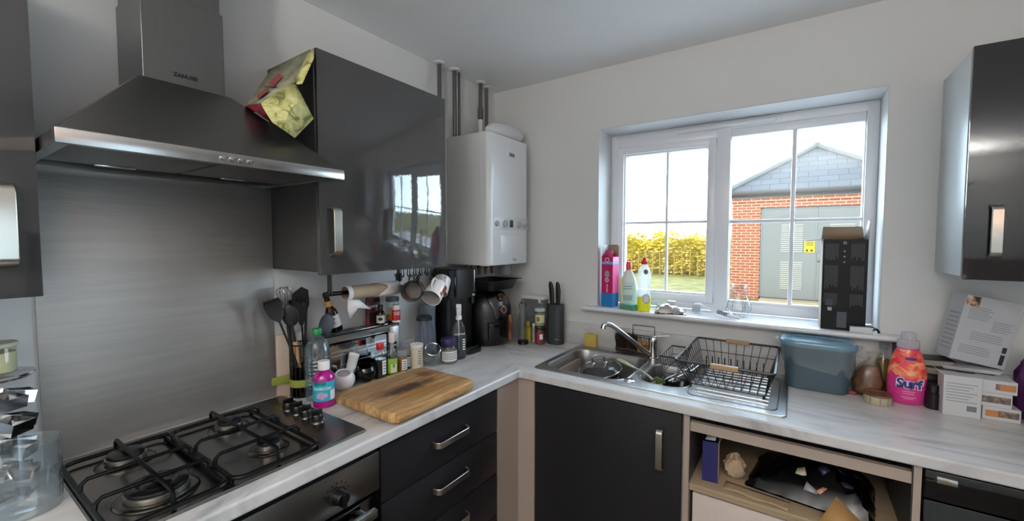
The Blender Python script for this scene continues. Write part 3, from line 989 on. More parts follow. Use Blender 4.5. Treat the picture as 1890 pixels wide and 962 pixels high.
for y0, y1 in ((-1.926, -1.722), (-1.712, -1.500)):
    g = MB()
    cy, cx = (y0 + y1) / 2, .318
    lp = [(x, y, .929) for x, y in rrect(.435, y1 - y0, .03, 5, cx, cy)]
    g.tube(lp, .0058, 8, closed=True)
    def prong(pts):
        g.tube(pts, .0048, 8)
    z = .958
    xa, xb = cx - .2175, cx + .2175
    prong([(xa, cy, .929), (xa + .002, cy, z - .008), (xa + .010, cy, z), (xb - .024, cy, z), (xb - .016, cy, z - .006), (xb - .012, cy, .918)])
    for x in (.302, .424):
        prong([(x, y0, .929), (x, y0 + .002, z - .010), (x, y0 + .012, z - .001), (x, cy, z - .0012), (x, y1 - .012, z - .001), (x, y1 - .002, z - .010), (x, y1, .929)])
    x = .176
    prong([(x, y1, .929), (x, y1 - .002, z - .010), (x, y1 - .012, z - .001), (x, y1 - .070, z - .001)])
    for fx in (xa + .02, xb - .02):
        for fy in (y0, y1):
            g.cyl((fx, fy, .9175), (fx, fy, .930), .006, n=10)
    obj('pan_support', g, M_grid, hob, world=True)
for x in (.180, .238, .292, .358):
    k = MB().lathe([(.021, .9165), (.021, .919)], 28, (x, -1.408, 0))
    kk = obj('control_knob', MB().lathe([(.018, .919), (.0175, .936), (.015, .940), (0, .9405)], 28, (x, -1.408, 0), caps=(True, False)).box(x - .004, x + .004, -1.408 - .0165, -1.408 + .0165, .938, .953, .002), M_black, hob, world=True)
    obj('collar', k, M_chrome, kk, world=True)

# ================================================================ SINK
M_ss = pm('sink_steel', (0.64, 0.64, 0.64), 0.33, metal=1.0, rvar=.06, vscale=14)
sk = thing('kitchen_sink', 'stainless steel one and a half bowl sink with a drainer', 'sink', (1.13, -.3, .9105))
bowls = ((.672, 1.045, -.498, -.118, .150, .06), (1.098, 1.288, -.455, -.165, .105, .07))
def hole_loop(bw, g=0.0, n=7):
    x0, x1, y0, y1, d, r = bw
    return rrect(x1 - x0 + g, y1 - y0 + g, r + g / 2, n, (x0 + x1) / 2, (y0 + y1) / 2)
b = MB().plate(rrect(.990, .463, .022, 5, 1.1315, -.3005), [hole_loop(q, .030) for q in bowls], .9112, .9150)
out = rrect(.990, .463, .022, 5, 1.1315, -.3005)
b.loft([[(x, y, .9150) for x, y in out], [(x + (.003 if x > 1.13 else -.003), y + (.003 if y > -.3 else -.003), .9142) for x, y in out], [(x + (.004 if x > 1.13 else -.004), y + (.004 if y > -.3 else -.004), .9104) for x, y in out]], (False, False))
lips = rrect(.976, .449, .018, 5, 1.1315, -.3005)
obj('sink_top', b, M_ss, sk, world=True)
for q, nm in zip(bowls, ('main_bowl', 'half_bowl')):
    d = q[4]
    lv = [(.030, .9150), (.024, .9172), (.016, .9172), (.008, .9150), (.0, .906), (-.008, .915 - d * .4), (-.018, .915 - d * .82), (-.040, .915 - d * .96), (-.075, .915 - d)]
    b = MB().loft([[(x, y, z) for x, y in hole_loop(q, g)] for g, z in lv], (False, True))
    bw = obj(nm, b, M_ss, sk, world=True, sharp=60)
    cx, cy = (q[0] + q[1]) / 2, (q[2] + q[3]) / 2
    b = MB().lathe([(.042, .0015), (.040, .004), (.030, .002), (.010, .001), (.008, .004), (0, .004)], 28, (cx, cy, .915 - d), caps=(False, False))
    obj('waste', b, M_chrome, bw, world=True)
b = MB()
for i in range(9):
    y = -.455 + i * .040
    b.tube([(1.325, y, .9147), (1.335, y, .9157), (1.56, y, .9157), (1.572, y, .9147)], .0042, 8)
lp = [(x, y, .9152) for x, y in rrect(.296, .408, .03, 5, 1.452, -.298)]
b.tube(lp, .0030, 6, closed=True)
obj('drainer_ridges', b, M_ss, sk, world=True)
b = MB().lathe([(.024, .915), (.023, .918), (.019, .920), (0, .921)], 28, (1.071, -.475, 0), caps=(True, False))
obj('plug_control', b, M_chrome, sk, world=True)

# tap
tp = thing('mixer_tap', 'chrome single-lever mixer tap with a long low spout', 'tap', (1.060, -.098, .9151))
b = MB().lathe([(.027, 0), (.027, .006), (.022, .010), (.021, .075), (.0235, .080), (.0235, .105), (.018, .112), (0, .113)], 28, caps=(True, False))
obj('tap_body', b, M_chrome, tp)
sp = [(x * .93, y * .93, z) for x, y, z in [(-.012, -.004, .020), (-.040, -.035, .045), (-.100, -.100, .110), (-.150, -.150, .160), (-.172, -.172, .178), (-.188, -.186, .183), (-.200, -.197, .178), (-.203, -.200, .160)]]
b = MB().tube(sp, [.013, .0125, .0115, .011, .011, .0115, .012, .0125], 14)
obj('spout', b, M_chrome, tp)
b = MB().loft([[(.008 + x, y * w, z + t) for y, t in ((-.007, 0), (.007, 0), (.006, .006), (-.006, .006))] for x, z, w in ((-.012, .108, 1.3), (.012, .113, 1.2), (.045, .118, 1.0), (.072, .121, 1.0))])
obj('lever', b, M_chrome, tp, bevel=.0015)

# glass lid leaning in the main bowl
M_lid = glass('lid_glass', (.66, .70, .70), 1.6, .04, .16, (.42, .45, .46))
ld = thing('pan_lid', 'round glass pan lid with steel rim and loop handle lying in the main bowl', 'lid', (.848, -.262, .868), rot=(.16, -.10, 0))
b = MB().lathe([(.104, 0), (.098, .010), (.080, .020), (.050, .028), (.020, .031), (0, .0315)], 40, caps=(False, False))
obj('glass_dome', b, M_lid, ld)
b = MB().tube([(.105 * math.cos(2 * PI * i / 40), .105 * math.sin(2 * PI * i / 40), 0) for i in range(40)], .0032, 8, closed=True)
obj('rim', b, M_chrome, ld)
b = MB().lathe([(.012, .031), (.012, .036), (.006, .040)], 16, (-.028, -.012, -.002)).lathe([(.012, .031), (.012, .036), (.006, .040)], 16, (.028, .012, -.002))
b.tube([(-.028, -.012, .036), (-.026, -.011, .060), (-.012, -.005, .072), (.012, .005, .072), (.026, .011, .060), (.028, .012, .036)], .0055, 10, flat=.7)
obj('handle', b, M_chrome, ld)
# something for the lid to rest on
pn = thing('saucepan', 'steel saucepan under the glass lid in the main bowl', 'pan', (.848, -.262, .7665))
b = MB().lathe([(.080, 0), (.088, .004), (.092, .080), (.094, .082), (.090, .080), (.086, .006), (0, .005)], 40, caps=(True, False))
obj('pan_body', b, pm('pan_steel', (.45, .45, .45), .4, metal=1.0), pn)

# ladle / spoon with greens across the half bowl
lad = thing('serving_spoon', 'sage green handled serving spoon laid across the bowl divider', 'spoon', (1.06, -.345, .9282), rz=-.49)
b = MB().tube([(-.128, 0, .010), (-.120, 0, .010), (-.095, 0, .009), (-.055, 0, .005), (-.012, 0, .001)], [.007, .0115, .0125, .011, .006], 12, flat=.6)
obj('handle', b, pm('sage_plastic', '#b6bd9b', .45), lad)
b = MB().tube([(-.016, 0, .001), (.03, 0, -.002), (.075, 0, -.012), (.095, 0, -.022)], [.0045, .004, .0045, .007], 10)
b.ball((.118, 0, -.030), .028, .021, .008)
obj('spoon_bowl', b, pm('sage_grey_metal', '#a9a795', .35), lad)
gr = MB()
for _ in range(60):
    a, r = random.uniform(0, 2 * PI), random.uniform(0, .026)
    x, y = r * math.cos(a), r * math.sin(a) * .8
    z = random.uniform(0, .02)
    gr.add([(x - .008, y, z), (x, y - .004, z + .004), (x + .008, y + .003, z + .002), (x, y + .006, z + .005)], [(0, 1, 2, 3)], M=T(0, 0, 0) @ RZ(0))
o = obj('vegetable_peelings', gr, ramp_mat('peel_green', [(.35, '#3f5a1d'), (.65, '#92a14a')], 60, rough=.6), None, solid=.001)
o.location = (1.172, -.402, .878 + .022)
tag(o, 'little heap of green vegetable peelings on the serving spoon end', 'peelings', kind='stuff')
hd_ = thing('oven_dish', 'small dark oblong dish standing in the half bowl', 'dish', (1.205, -.262, .8102), rz=.2)
b = MB().loft([[(x, y, z) for x, y in rrect(.110 + g, .090 + g, .02, 5)] for z, g in ((0, -.02), (.002, -.010), (.055, .006), (.060, .016), (.063, .016), (.060, .008), (.055, 0), (.006, -.018))], (True, True))
obj('dish_body', b, pm('dark_enamel', (.10, .105, .11), .22), hd_)
cp_ = thing('steel_cup', 'small shiny steel cup resting in the dark dish', 'cup', (1.195, -.262, .8170), rot=(.0, 0, .3))
b = MB().lathe([(.020, 0), (.024, .003), (.030, .062), (.032, .064), (.029, .061), (.023, .006), (0, .005)], 28, caps=(True, False))
obj('cup_body', b, M_chrome, cp_)

# sponge behind the sink
o = obj('sponge', MB().box(-.034, .034, -.018, .018, 0, .072, .006), pm('sponge_yellow', '#c9b25c', .95, bump=.6, bscale=120, var=.08, vscale=60))
o.location = (.700, -.043, .9102)
o.rotation_euler = (0, 0, .2)
tag(o, 'yellow sponge standing upright at the back left of the sink', 'sponge')

# wire caddy and scrubber behind the tap
M_wire = pm('black_wire', (.03, .03, .03), .4)
wc = thing('sink_caddy', 'black wire sink tidy behind the tap', 'caddy', (.94, -.045, .9152))
b = MB()
for y in (-.022, .022):
    b.tube([(-.085, y, .006), (.098, y, .006), (.098, y, .090), (-.085, y, .090)], .0022, 6, closed=True)
    for i in range(1, 8):
        x = -.085 + .183 * i / 8
        b.tube([(x, y, .006), (x, y, .090)], .0013, 6)
    b.tube([(-.085, y, .05), (.098, y, .05)], .0013, 6)
for x in (-.085, .098):
    for z in (.006, .09):
        b.tube([(x, -.022, z), (x, .022, z)], .0022, 6)
b.tube([(-.01, .022, .09), (-.01, .022, .142), (.105, .022, .142), (.105, .022, .085)], .0022, 6)
for i in range(7):
    b.tube([(-.08 + i * .029, -.022, .0042), (-.08 + i * .029, .022, .0042)], .0013, 6)
obj('wire_frame', b, M_wire, wc)
sc_ = thing('scouring_pad', 'dark brown bristly scouring brush in the wire sink tidy', 'brush', (.905, -.045, .922))
b = MB()
for _ in range(420):
    x, y = random.uniform(-.055, .05), random.uniform(-.014, .014)
    a, t = random.uniform(-.7, .7), random.uniform(.04, .085)
    b.cyl((x, y, .012), (x + .02 * math.sin(a), y + random.uniform(-.003, .003), .012 + t), .0011, .0006, 4)
o = obj('bristles', b, pm('bristle_brown', (.20, .15, .10), .8), sc_)
o['kind'] = 'stuff'
b = MB().box(-.058, .053, -.015, .015, 0, .014, .004)
obj('brush_back', b, pm('dark_wood', (.23, .16, .11), .6), sc_)
o = obj('sponge', MB().box(-.03, .03, -.010, .010, 0, .055, .005), pm('sponge_orange', '#c98a3c', .95, bump=.6, bscale=120))
o.location = (.992, -.045, .922)
tag(o, 'orange sponge in the wire sink tidy behind the tap', 'sponge')

# dish rack
rk = thing('dish_rack', 'black wire dish rack with wooden grips standing on the drainer', 'dish rack', (1.43, -.3, .9152))
ZR, ZB = 1.043, .930
tx0, tx1, ty0, ty1 = 1.262, 1.592, -.512, -.072
bx0, bx1, by0_, by1_ = 1.297, 1.560, -.412, -.118
b = MB()
rim = [(tx0, ty0, ZR), (tx1, ty0, ZR), (tx1, ty1, ZR), (tx0, ty1, ZR)]
b.tube([(x, y, ZR) for x, y in rrect(tx1 - tx0, ty1 - ty0, .015, 4, (tx0 + tx1) / 2, (ty0 + ty1) / 2)], .0048, 8, closed=True)
rimo = obj('rim', b, M_wire, rk, world=True)
b = MB()
def at_(u, t, side):       # u along, t from rim (0) to bottom (1)
    xx0, xx1 = tx0 + (bx0 - tx0) * t, tx1 + (bx1 - tx1) * t
    yy0, yy1 = ty0 + (by0_ - ty0) * t, ty1 + (by1_ - ty1) * t
    z = ZR + (ZB - ZR) * t
    return {'f': (xx0 + (xx1 - xx0) * u, yy0, z), 'b': (xx0 + (xx1 - xx0) * u, yy1, z), 'l': (xx0, yy0 + (yy1 - yy0) * u, z), 'r': (xx1, yy0 + (yy1 - yy0) * u, z)}[side]
for t, r in ((.45, .0016), (1.0, .0022)):
    b.tube([at_(0, t, 'f'), at_(1, t, 'f'), at_(1, t, 'b'), at_(0, t, 'b')], r, 6, closed=True)
for side, n in (('f', 10), ('b', 10), ('l', 12), ('r', 12)):
    for i in range(n + 1):
        b.tube([at_(i / n, 0, side), at_(i / n, 1, side)], .0015, 6)
for i in range(1, 10):
    b.tube([at_(i / 10, 1, 'f'), at_(i / 10, 1, 'b')], .0015, 6)
for j in (.3, .62):
    p, q = Vector(at_(j, 1, 'l')), Vector(at_(j, 1, 'r'))
    b.tube([p, q], .0018, 6)
obj('basket_wires', b, M_wire, rk, world=True)
for i in range(10):
    x = bx0 + .02 + (bx1 - bx0 - .04) * i / 9
    b = MB().tube([(x, -.170, ZB), (x, -.172, ZB + .048), (x, -.166, ZB + .054), (x, -.158, ZB + .048), (x, -.150, ZB)], .0016, 6)
    b.ball((x, -.166, ZB + .054), .0032)
    obj('plate_prong', b, M_wire, rk, world=True)
M_grip = pm('bamboo_grip', '#a98b66', .5, var=.12, vscale=20, stretch=(.2, 4, 4))
for y, x0, x1 in ((ty0, 1.388, 1.480), (ty1, 1.385, 1.478)):
    b = MB().box(x0, x1, y - .0085, y + .0085, ZR - .010, ZR + .008, .003)
    o = obj('wooden_grip', b, M_grip, rk, world=True)
    o['label'] = 'wooden grip'
for x in (bx0 + .004, bx1 - .004):
    for y in (by0_ + .004, by1_ - .004):
        b = MB().cyl((x, y, .9152), (x, y, ZB + .003), .0042, n=10)
        obj('foot', b, M_black, rk, world=True)
b = MB()
cx0, cx1, cy0_, cy1_ = 1.176, 1.256, -.405, -.205
for z, r, g in ((1.020, .0032, 0), (.985, .0015, .006), (.950, .002, .012)):
    b.tube([(cx0 + g, cy0_ + g, z), (cx1 - g, cy0_ + g, z), (cx1 - g, cy1_ - g, z), (cx0 + g, cy1_ - g, z)], r, 6, closed=True)
for i in range(7):
    y = cy0_ + (cy1_ - cy0_) * i / 6
    yb = cy0_ + .012 + (cy1_ - cy0_ - .024) * i / 6
    b.tube([(cx0, y, 1.02), (cx0 + .012, yb, .95), (cx1 - .012, yb, .95), (cx1, y, 1.02)], .0014, 6)
for y in (-.36, -.25):
    b.tube([(cx1, y, 1.02), (cx1 + .006, y, ZR + .002), (tx0 + .004, y, ZR + .006), (tx0 + .007, y, ZR - .012)], .002, 6)
obj('cutlery_basket', b, M_wire, rk, world=True)
for dx in (0, .022):
    b = MB().tube([(1.205 + dx, -.46, .9385), (1.270 + dx, -.33, .960), (1.300 + dx, -.16, .975)], .0017, 8)
    obj('support_arm', b, M_chrome, rk, world=True)

# ================================================================ THINGS ALONG THE HOB WALL
Z0 = .9102
M_clear = glass('clear_glass', (.92, .94, .94), 1.3, .02, .05, (.6, .64, .64))
M_clearp = glass('clear_plastic', (.90, .94, .95), .8, .06, .06, (.8, .85, .88))
M_greenp = pm('green_cap', '#17833f', .35)
M_wcap = pm('white_cap', '#f1efec', .4, bump=.05)
M_paper = pm('label_white', '#e4e3e4', .6)
M_ink = pm('label_ink', '#4a4f5a', .7)
def lathe_part(parent, name, prof, mat, n=28, caps=(True, True), **kw):
    return obj(name, MB().lathe(prof, n, caps=caps, **kw), mat, parent)
def band(parent, name, r, z0, z1, a, half, mat, n=16, thick=.0005):
    """label wrapped over part of a cylinder, centred on angle a"""
    b = MB()
    l0, l1 = [], []
    for i in range(n + 1):
        t = a - half + 2 * half * i / n
        l0.append((math.cos(t), math.sin(t)))
    outer = [[(c * (r + e), s * (r + e), z) for c, s in l0] for e, z in ((0, z0), (thick, z0), (thick, z1), (0, z1))]
    b.loft(outer, (False, False), closed=False)
    return obj(name, b, mat, parent)
def lines(parent, r, a, rows, mat=None, name='print'):
    """rows: (z, half height, half angle, offset angle)"""
    b = MB()
    for z, hh, half, off in rows:
        n = 8
        l = [(math.cos(a + off - half + 2 * half * i / n), math.sin(a + off - half + 2 * half * i / n)) for i in range(n + 1)]
        b.loft([[(c * r, s * r, z - hh) for c, s in l], [(c * r, s * r, z + hh) for c, s in l]], (False, False), closed=False)
    return obj(name, b, mat or M_ink, parent)
def wrap_text(parent, txt, size, r, a, z, mat, bold=0.0, name='lettering', sx=1.0):
    return lettering(txt, size, RZ(a) @ T(r, 0, z) @ FACE_X, mat, parent, name, bend=r, bold=bold, sx=sx)
AH = -.66     # angle from the hob-wall things to the camera

# pale board leaning on the wall
o = obj('chopping_board', MB().box(-.006, .006, -.055, .06, 0, .235, .004), pm('pale_board', '#cdb9a6', .5, var=.06, vscale=10, stretch=(1, 6, .5)))
o.location = (.012, -1.315, Z0)
o.rotation_euler = (0, .035, 0)
o.location.x = .030
o.rotation_euler = (0, -.03, 0)
tag(o, 'small pale wooden board leaning on the wall behind the utensil holder', 'chopping board')
M_lime = pm('lime_plastic', '#8c9440', .5)

# utensil holder
uh = thing('utensil_holder', 'black wire utensil holder next to the hob knobs', 'holder', (.075, -1.300, Z0))
b = MB()
for z, r in ((.003, .0022), (.07, .0012), (.13, .0012), (.198, .0026)):
    b.tube([(.042 * math.cos(2 * PI * i / 24), .042 * math.sin(2 * PI * i / 24), z) for i in range(24)], r, 6, closed=True)
for i in range(18):
    a = 2 * PI * i / 18
    b.tube([(.042 * math.cos(a), .042 * math.sin(a), .003), (.042 * math.cos(a), .042 * math.sin(a), .198)], .0011, 5)
obj('wire_cage', b, M_wire, uh)
lathe_part(uh, 'inner_cup', [(.036, .002), (.0385, .004), (.0385, .115), (.037, .115), (.036, .006), (0, .005)], glass('smoked_plastic', (.10, .10, .10), .8, .1), caps=(True, False))
o = lathe_part(uh, 'band', [(.0435, .040), (.0445, .042), (.0445, .066), (.0435, .068)], M_lime, caps=(False, False))
o['label'] = 'lime green band'
b = MB().box(-.004, .0, -.098, -.030, .052, .082, .0015, M=RZ(-.12) @ T(-.022, 0, 0))
o = obj('band_tail', b, M_lime, uh)
o['label'] = 'lime green strap end'
M_nylon = pm('black_nylon', (.045, .045, .05), .45)
M_woodh = pm('beech_handle', '#c69a72', .5, var=.08, vscale=12)
def utensil(name, label, cat, foot, top, grp='utensils in the wire holder'):
    t = thing(name, label, cat, (.075 + foot[0], -1.300 + foot[1], Z0 + .008), group=grp)
    d = Vector((top[0], top[1], top[2])) - Vector(t.location)
    t.rotation_mode = 'QUATERNION'
    t.rotation_quaternion = d.to_track_quat('Z', 'Y')
    return t, d.length
def face_cam(t, spin):
    t.rotation_quaternion = t.rotation_quaternion @ RZ(spin).to_quaternion()
# slotted turner
t, L = utensil('slotted_spatula', 'black slotted spatula with a wide angled blade', 'spatula', (-.004, .018), (.092, -1.316, 1.325))
b = MB()
W0 = [(-.006, L - .145), (.006, L - .145), (.033, L - .070), (.033, L - .016), (.010, L), (-.026, L - .022), (-.029, L - .065)]
slots = [[(x + .0025 * sx_, z + .009 * sz_) for sx_, sz_ in ((-1, -1), (1, -1), (1, 1), (-1, 1))] for x, z in ((-.012, L - .045), (-.004, L - .050), (.006, L - .055), (.014, L - .062))]
b.plate(W0, slots, -.0012, .0012, M=Matrix(((1, 0, 0, 0), (0, 0, 1, 0), (0, 1, 0, 0), (0, 0, 0, 1))))
obj('blade', b, M_nylon, t)
b = MB().tube([(0, 0, 0), (0, 0, L - .125)], [.006, .0045], 10, flat=.7)
obj('handle', b, M_nylon, t)
face_cam(t, .95)
# big ladle
t, L = utensil('ladle', 'black ladle with a deep bowl, behind the slotted spatula', 'ladle', (-.016, .010), (.048, -1.262, 1.285))
b = MB().tube([(0, 0, 0), (0, 0, L - .05), (0, -.004, L - .02)], [.006, .0045, .005], 10)
obj('handle', b, M_nylon, t)
prof = [(.038 * math.sin(a), -.034 * math.cos(a)) for a in [PI / 2 * i / 8 for i in range(9)]]
b = MB().lathe(prof + [(.036, 0)] + [(.036 * math.sin(a), -.032 * math.cos(a)) for a in [PI / 2 * (8 - i) / 8 for i in range(9)]], 28, caps=(False, False), M=T(0, -.034, L - .005) @ RX(.5))
obj('ladle_bowl', b, M_nylon, t)
face_cam(t, 2.2)
# wooden handled spoon
t, L = utensil('cooking_spoon', 'dark spoon with a wooden handle, left of the slotted spatula', 'spoon', (.010, -.004), (.088, -1.352, 1.262))
b = MB().tube([(0, 0, 0), (0, 0, L - .14)], [.007, .0085], 10)
obj('handle', b, M_woodh, t)
b = MB().tube([(0, 0, L - .14), (0, 0, L - .075)], [.0065, .005], 10).ball((0, 0, L - .04), .027, .006, .042)
obj('spoon_head', b, M_nylon, t)
face_cam(t, .95)
# pasta server
t, L = utensil('pasta_server', 'black toothed pasta server sticking out left over the splashback', 'server', (.014, .014), (.085, -1.405, 1.268))
b = MB().tube([(0, 0, 0), (0, 0, L - .06)], [.006, .005], 10, flat=.7)
obj('handle', b, M_nylon, t)
b = MB().loft([[(x, y + .3 * x * x / .03, z) for x, y in ((-w, -.002), (w, -.002), (w, .003), (-w, .003))] for z, w in ((L - .065, .006), (L - .045, .024), (L, .030), (L + .02, .024))])
for x in (-.022, -.011, 0, .011, .022):
    b.tube([(x, 0, L + .012), (x, -.012, L + .024), (x, -.024, L + .022)], .003, 6)
obj('server_head', b, M_nylon, t, bevel=.001)
face_cam(t, 1.2)
# whisk
t, L = utensil('whisk', 'steel wire whisk at the back of the utensil holder', 'whisk', (-.018, -.014), (.040, -1.345, 1.325))
b = MB().tube([(0, 0, 0), (0, 0, L - .10)], [.006, .007], 10)
obj('handle', b, M_nylon, t)
b = MB()
for k in range(5):
    a = PI * k / 5
    pts = []
    for i in range(13):
        u = i / 12 * 2 - 1
        w = .026 * math.sin(PI * (1 - abs(u)) ** .6 / 1.0 * .5) * (1 if u > 0 else -1) if abs(u) < 1 else 0
        zz = L - .10 + .10 * math.cos(u * PI / 2) ** .5 if abs(u) < 1 else L - .10
        w = .026 * math.sin(u * PI) if abs(u) > .5 else .026 * math.sin(u * PI)
        pts.append((w * math.cos(a), w * math.sin(a), zz))
    b.tube(pts, .0011, 5)
obj('wires', b, M_chrome, t)
# blue grey spoon
t, L = utensil('solid_spoon', 'blue-grey solid serving spoon leaning right over the water bottle', 'spoon', (.012, .012), (.125, -1.222, 1.205))
b = MB().tube([(0, 0, 0), (0, 0, L - .07)], [.006, .005], 10)
obj('handle', b, M_nylon, t)
b = MB().ball((0, 0, L - .035), .031, .007, .046)
obj('spoon_head', b, pm('blue_grey_nylon', '#3b4350', .5), t)
face_cam(t, .95)

# water bottle
M_pet = glass('blue_pet', (.82, .89, .92), 1.3, .05, .16, (.55, .66, .72))
t = thing('water_bottle', 'empty clear ribbed plastic water bottle with a green cap', 'bottle', (.162, -1.290, Z0), rz=.0)
t.scale = (.95, .95, 1.0)
pr = [(.030, 0), (.044, .004), (.046, .012)]
for i in range(11):
    z = .020 + i * .014
    pr += [(.046, z), (.0435, z + .006)]
pr += [(.046, .176), (.045, .186), (.036, .212), (.022, .232), (.015, .238), (.015, .246)]
lathe_part(t, 'bottle_body', pr, M_pet, 32, caps=(True, False))
lathe_part(t, 'cap', [(.017, .243), (.0175, .246), (.0175, .262), (.016, .264)], M_greenp, 28)
# magenta medicine bottle
t = thing('medicine_bottle', 'magenta medicine bottle with a white cap and turquoise label', 'bottle', (.240, -1.313, Z0))
lathe_part(t, 'bottle_body', [(.032, 0), (.0365, .003), (.0365, .098), (.034, .110), (.024, .122), (.016, .128), (.016, .134)], pm('magenta_plastic', '#a3127c', .2, coat=.4), 36)
pr = [(.0195, .131), (.0195, .158), (.018, .162)]
lathe_part(t, 'cap', pr, M_wcap, 30)
lb = band(t, 'label', .0366, .026, .094, AH, 1.25, pm('turquoise_label', '#2fa9bd', .4))
wrap_text(lb, 'GAVISCON', .0125, .0372, AH - .08, .070, M_paper, .0003)
band(lb, 'label_panel', .0369, .028, .062, AH + .95, .28, M_paper)
o = MB()
for i, (da, z, r) in enumerate(((-.35, .045, .009), (-.05, .040, .0075), (.22, .047, .008), (-.12, .052, .007))):
    a = AH + da
    o.lathe([(r, 0), (r, .0006)], 16, M=RZ(a) @ T(.0369, 0, z) @ RY(PI / 2))
obj('label_bubbles', o, pm('label_pink', '#c7a6cf', .5), lb)
o = MB()
for da, half, z in ((0, .7, .085), (-.2, .5, .080)):
    pass
band(lb, 'label_wave', .0368, .082, .094, AH - .3, .6, pm('teal_wave', '#0f7c8c', .4))

# round cups
def round_cup(label, loc, r, mat, tilt):
    t = thing('round_cup', label, 'cup', loc)
    k = []
    for i in range(13):
        a = -PI / 2 + (PI / 2 + .82) * i / 12
        k.append((r * math.cos(a), r * math.sin(a)))
    zt = k[-1][1]
    k2 = [((r - .005) * math.cos(a), (r - .005) * math.sin(a)) for a in [.86 - (PI / 2 + .86) * i / 12 for i in range(13)]]
    b = MB().lathe(k + k2, 36, caps=(False, False), M=T(0, 0, r - .001) @ RZ(AH) @ RY(tilt))
    obj('cup_body', b, mat, t)
    return t
round_cup('white rounded ceramic cup on the worktop by the magenta bottle', (.160, -1.186, Z0), .0425, pm('white_ceramic', '#e9e6e8', .25), .30)
round_cup('glossy black rounded cup on the worktop beside the white one', (.156, -1.084, Z0), .0435, pm('black_ceramic', (.022, .022, .022), .12), .26)
# small white tube
t = thing('pill_tube', 'small white tube with a flat round lid tilted between the two round cups', 'tube', (.118, -1.143, Z0 + .006), rot=(-.20, .12, 0))
lathe_part(t, 'tube_body', [(.018, 0), (.0195, .003), (.0195, .050)], M_black)
lathe_part(t, 'upper_body', [(.0195, .0505), (.0195, .108), (.021, .110), (.021, .121), (.020, .122), (.0185, .1215), (.018, .119), (0, .119)], M_wcap, caps=(True, False))

# sauce and spice row
def bottle_body(t, prof, mat, n=28):
    return lathe_part(t, 'bottle_body', prof, mat, n, caps=(True, False))
t = thing('sauce_bottle', 'dark sauce bottle with a red cap standing behind the wooden board', 'bottle', (.168, -1.020, Z0))
pr = [(.020, 0), (.0245, .004), (.0245, .100), (.021, .114), (.013, .124), (.012, .130)]
bottle_body(t, pr, M_clear)
lathe_part(t, 'sauce', [(.019, .003), (.0235, .006), (.0235, .086), (0, .086)], pm('soy_dark', (.03, .018, .02), .15), caps=(True, False))
lathe_part(t, 'cap', [(.0155, .126), (.016, .129), (.016, .152), (.0145, .155)], pm('red_cap', '#c3202c', .35))
lb = band(t, 'label', .0247, .022, .082, AH + .75, .42, M_paper)
lines(lb, .0254, AH + .75, [(.070 - i * .012, .0018, .26, 0) for i in range(4)])
t = thing('syrup_bottle', 'clear bottle with a green label and pale pink cap beside the dark sauce bottle', 'bottle', (.174, -.965, Z0))
bottle_body(t, [(.020, 0), (.0245, .004), (.0245, .090), (.021, .106), (.0105, .122), (.0100, .150)], M_clear)
lathe_part(t, 'cap', [(.0125, .146), (.0125, .186), (.0115, .188)], pm('pink_white_cap', '#e9d3cf', .4))
lathe_part(t, 'contents', [(.019, .003), (.0235, .006), (.0235, .060), (0, .060)], pm('oil_green', '#59632f', .2), caps=(True, False))
lb = band(t, 'label', .0247, .016, .078, AH + .15, .95, pm('label_green', '#8fb43c', .5))
band(lb, 'label_panel', .0250, .018, .055, AH + .3, .5, pm('label_pale_green', '#d4ddc0', .5))
b = MB()
for i in range(9):
    a = AH + .14 + i * .04
    b.loft([[(.0258 * math.cos(a + d), .0258 * math.sin(a + d), z) for d in (0, .018 + .008 * (i % 2))] for z in (.040, .054)], (False, False), closed=False)
obj('barcode', b, M_black, lb)
def spice(label, loc, content, h=.098, r=.0225):
    t = thing('spice_jar', label, 'jar', loc)
    lathe_part(t, 'jar_body', [(r * .85, 0), (r, .004), (r, h * .66), (r * .85, h * .74)], M_clear, caps=(True, False))
    lathe_part(t, 'contents', [(r * .8, .003), (r * .95, .006), (r * .95, h * .60), (0, h * .60)], content, caps=(True, False))
    lathe_part(t, 'cap', [(r * .95, h * .735), (r, h * .76), (r, h * .97), (r * .9, h)], glass('frosted_cap', (.85, .87, .86), .8, .2, .3))
    lb = band(t, 'label', r + .0002, h * .14, h * .62, AH + .5, .6, M_paper)
    lines(lb, r + .0010, AH + .5, [(h * (.52 - i * .1), .0016, .36, 0) for i in range(4)])
    return t
spice('amber spice jar with a clear cap beside the green-labelled bottle', (.174, -.909, Z0), pm('spice_amber', '#a86f2a', .7, var=.2, vscale=150))
spice('dark brown spice jar tucked behind the amber one', (.150, -.866, Z0), pm('spice_brown', '#4a2b18', .7, var=.2, vscale=150), .092, .020)
t = thing('salt_tub', 'cream cylindrical salt tub behind the end of the wooden board', 'tub', (.176, -.826, Z0))
lathe_part(t, 'tub_body', [(.028, 0), (.0295, .002), (.0295, .097)], pm('cream_card', '#d9cfba', .5, var=.05, vscale=40), 32)
lathe_part(t, 'lid', [(.0298, .097), (.0303, .099), (.0303, .109), (.029, .110), (.027, .1085), (0, .1085)], M_wcap, 32, caps=(True, False))
lines(t, .0301, AH + .35, [(.080 - i * .011, .0016, .22, 0) for i in range(6)])
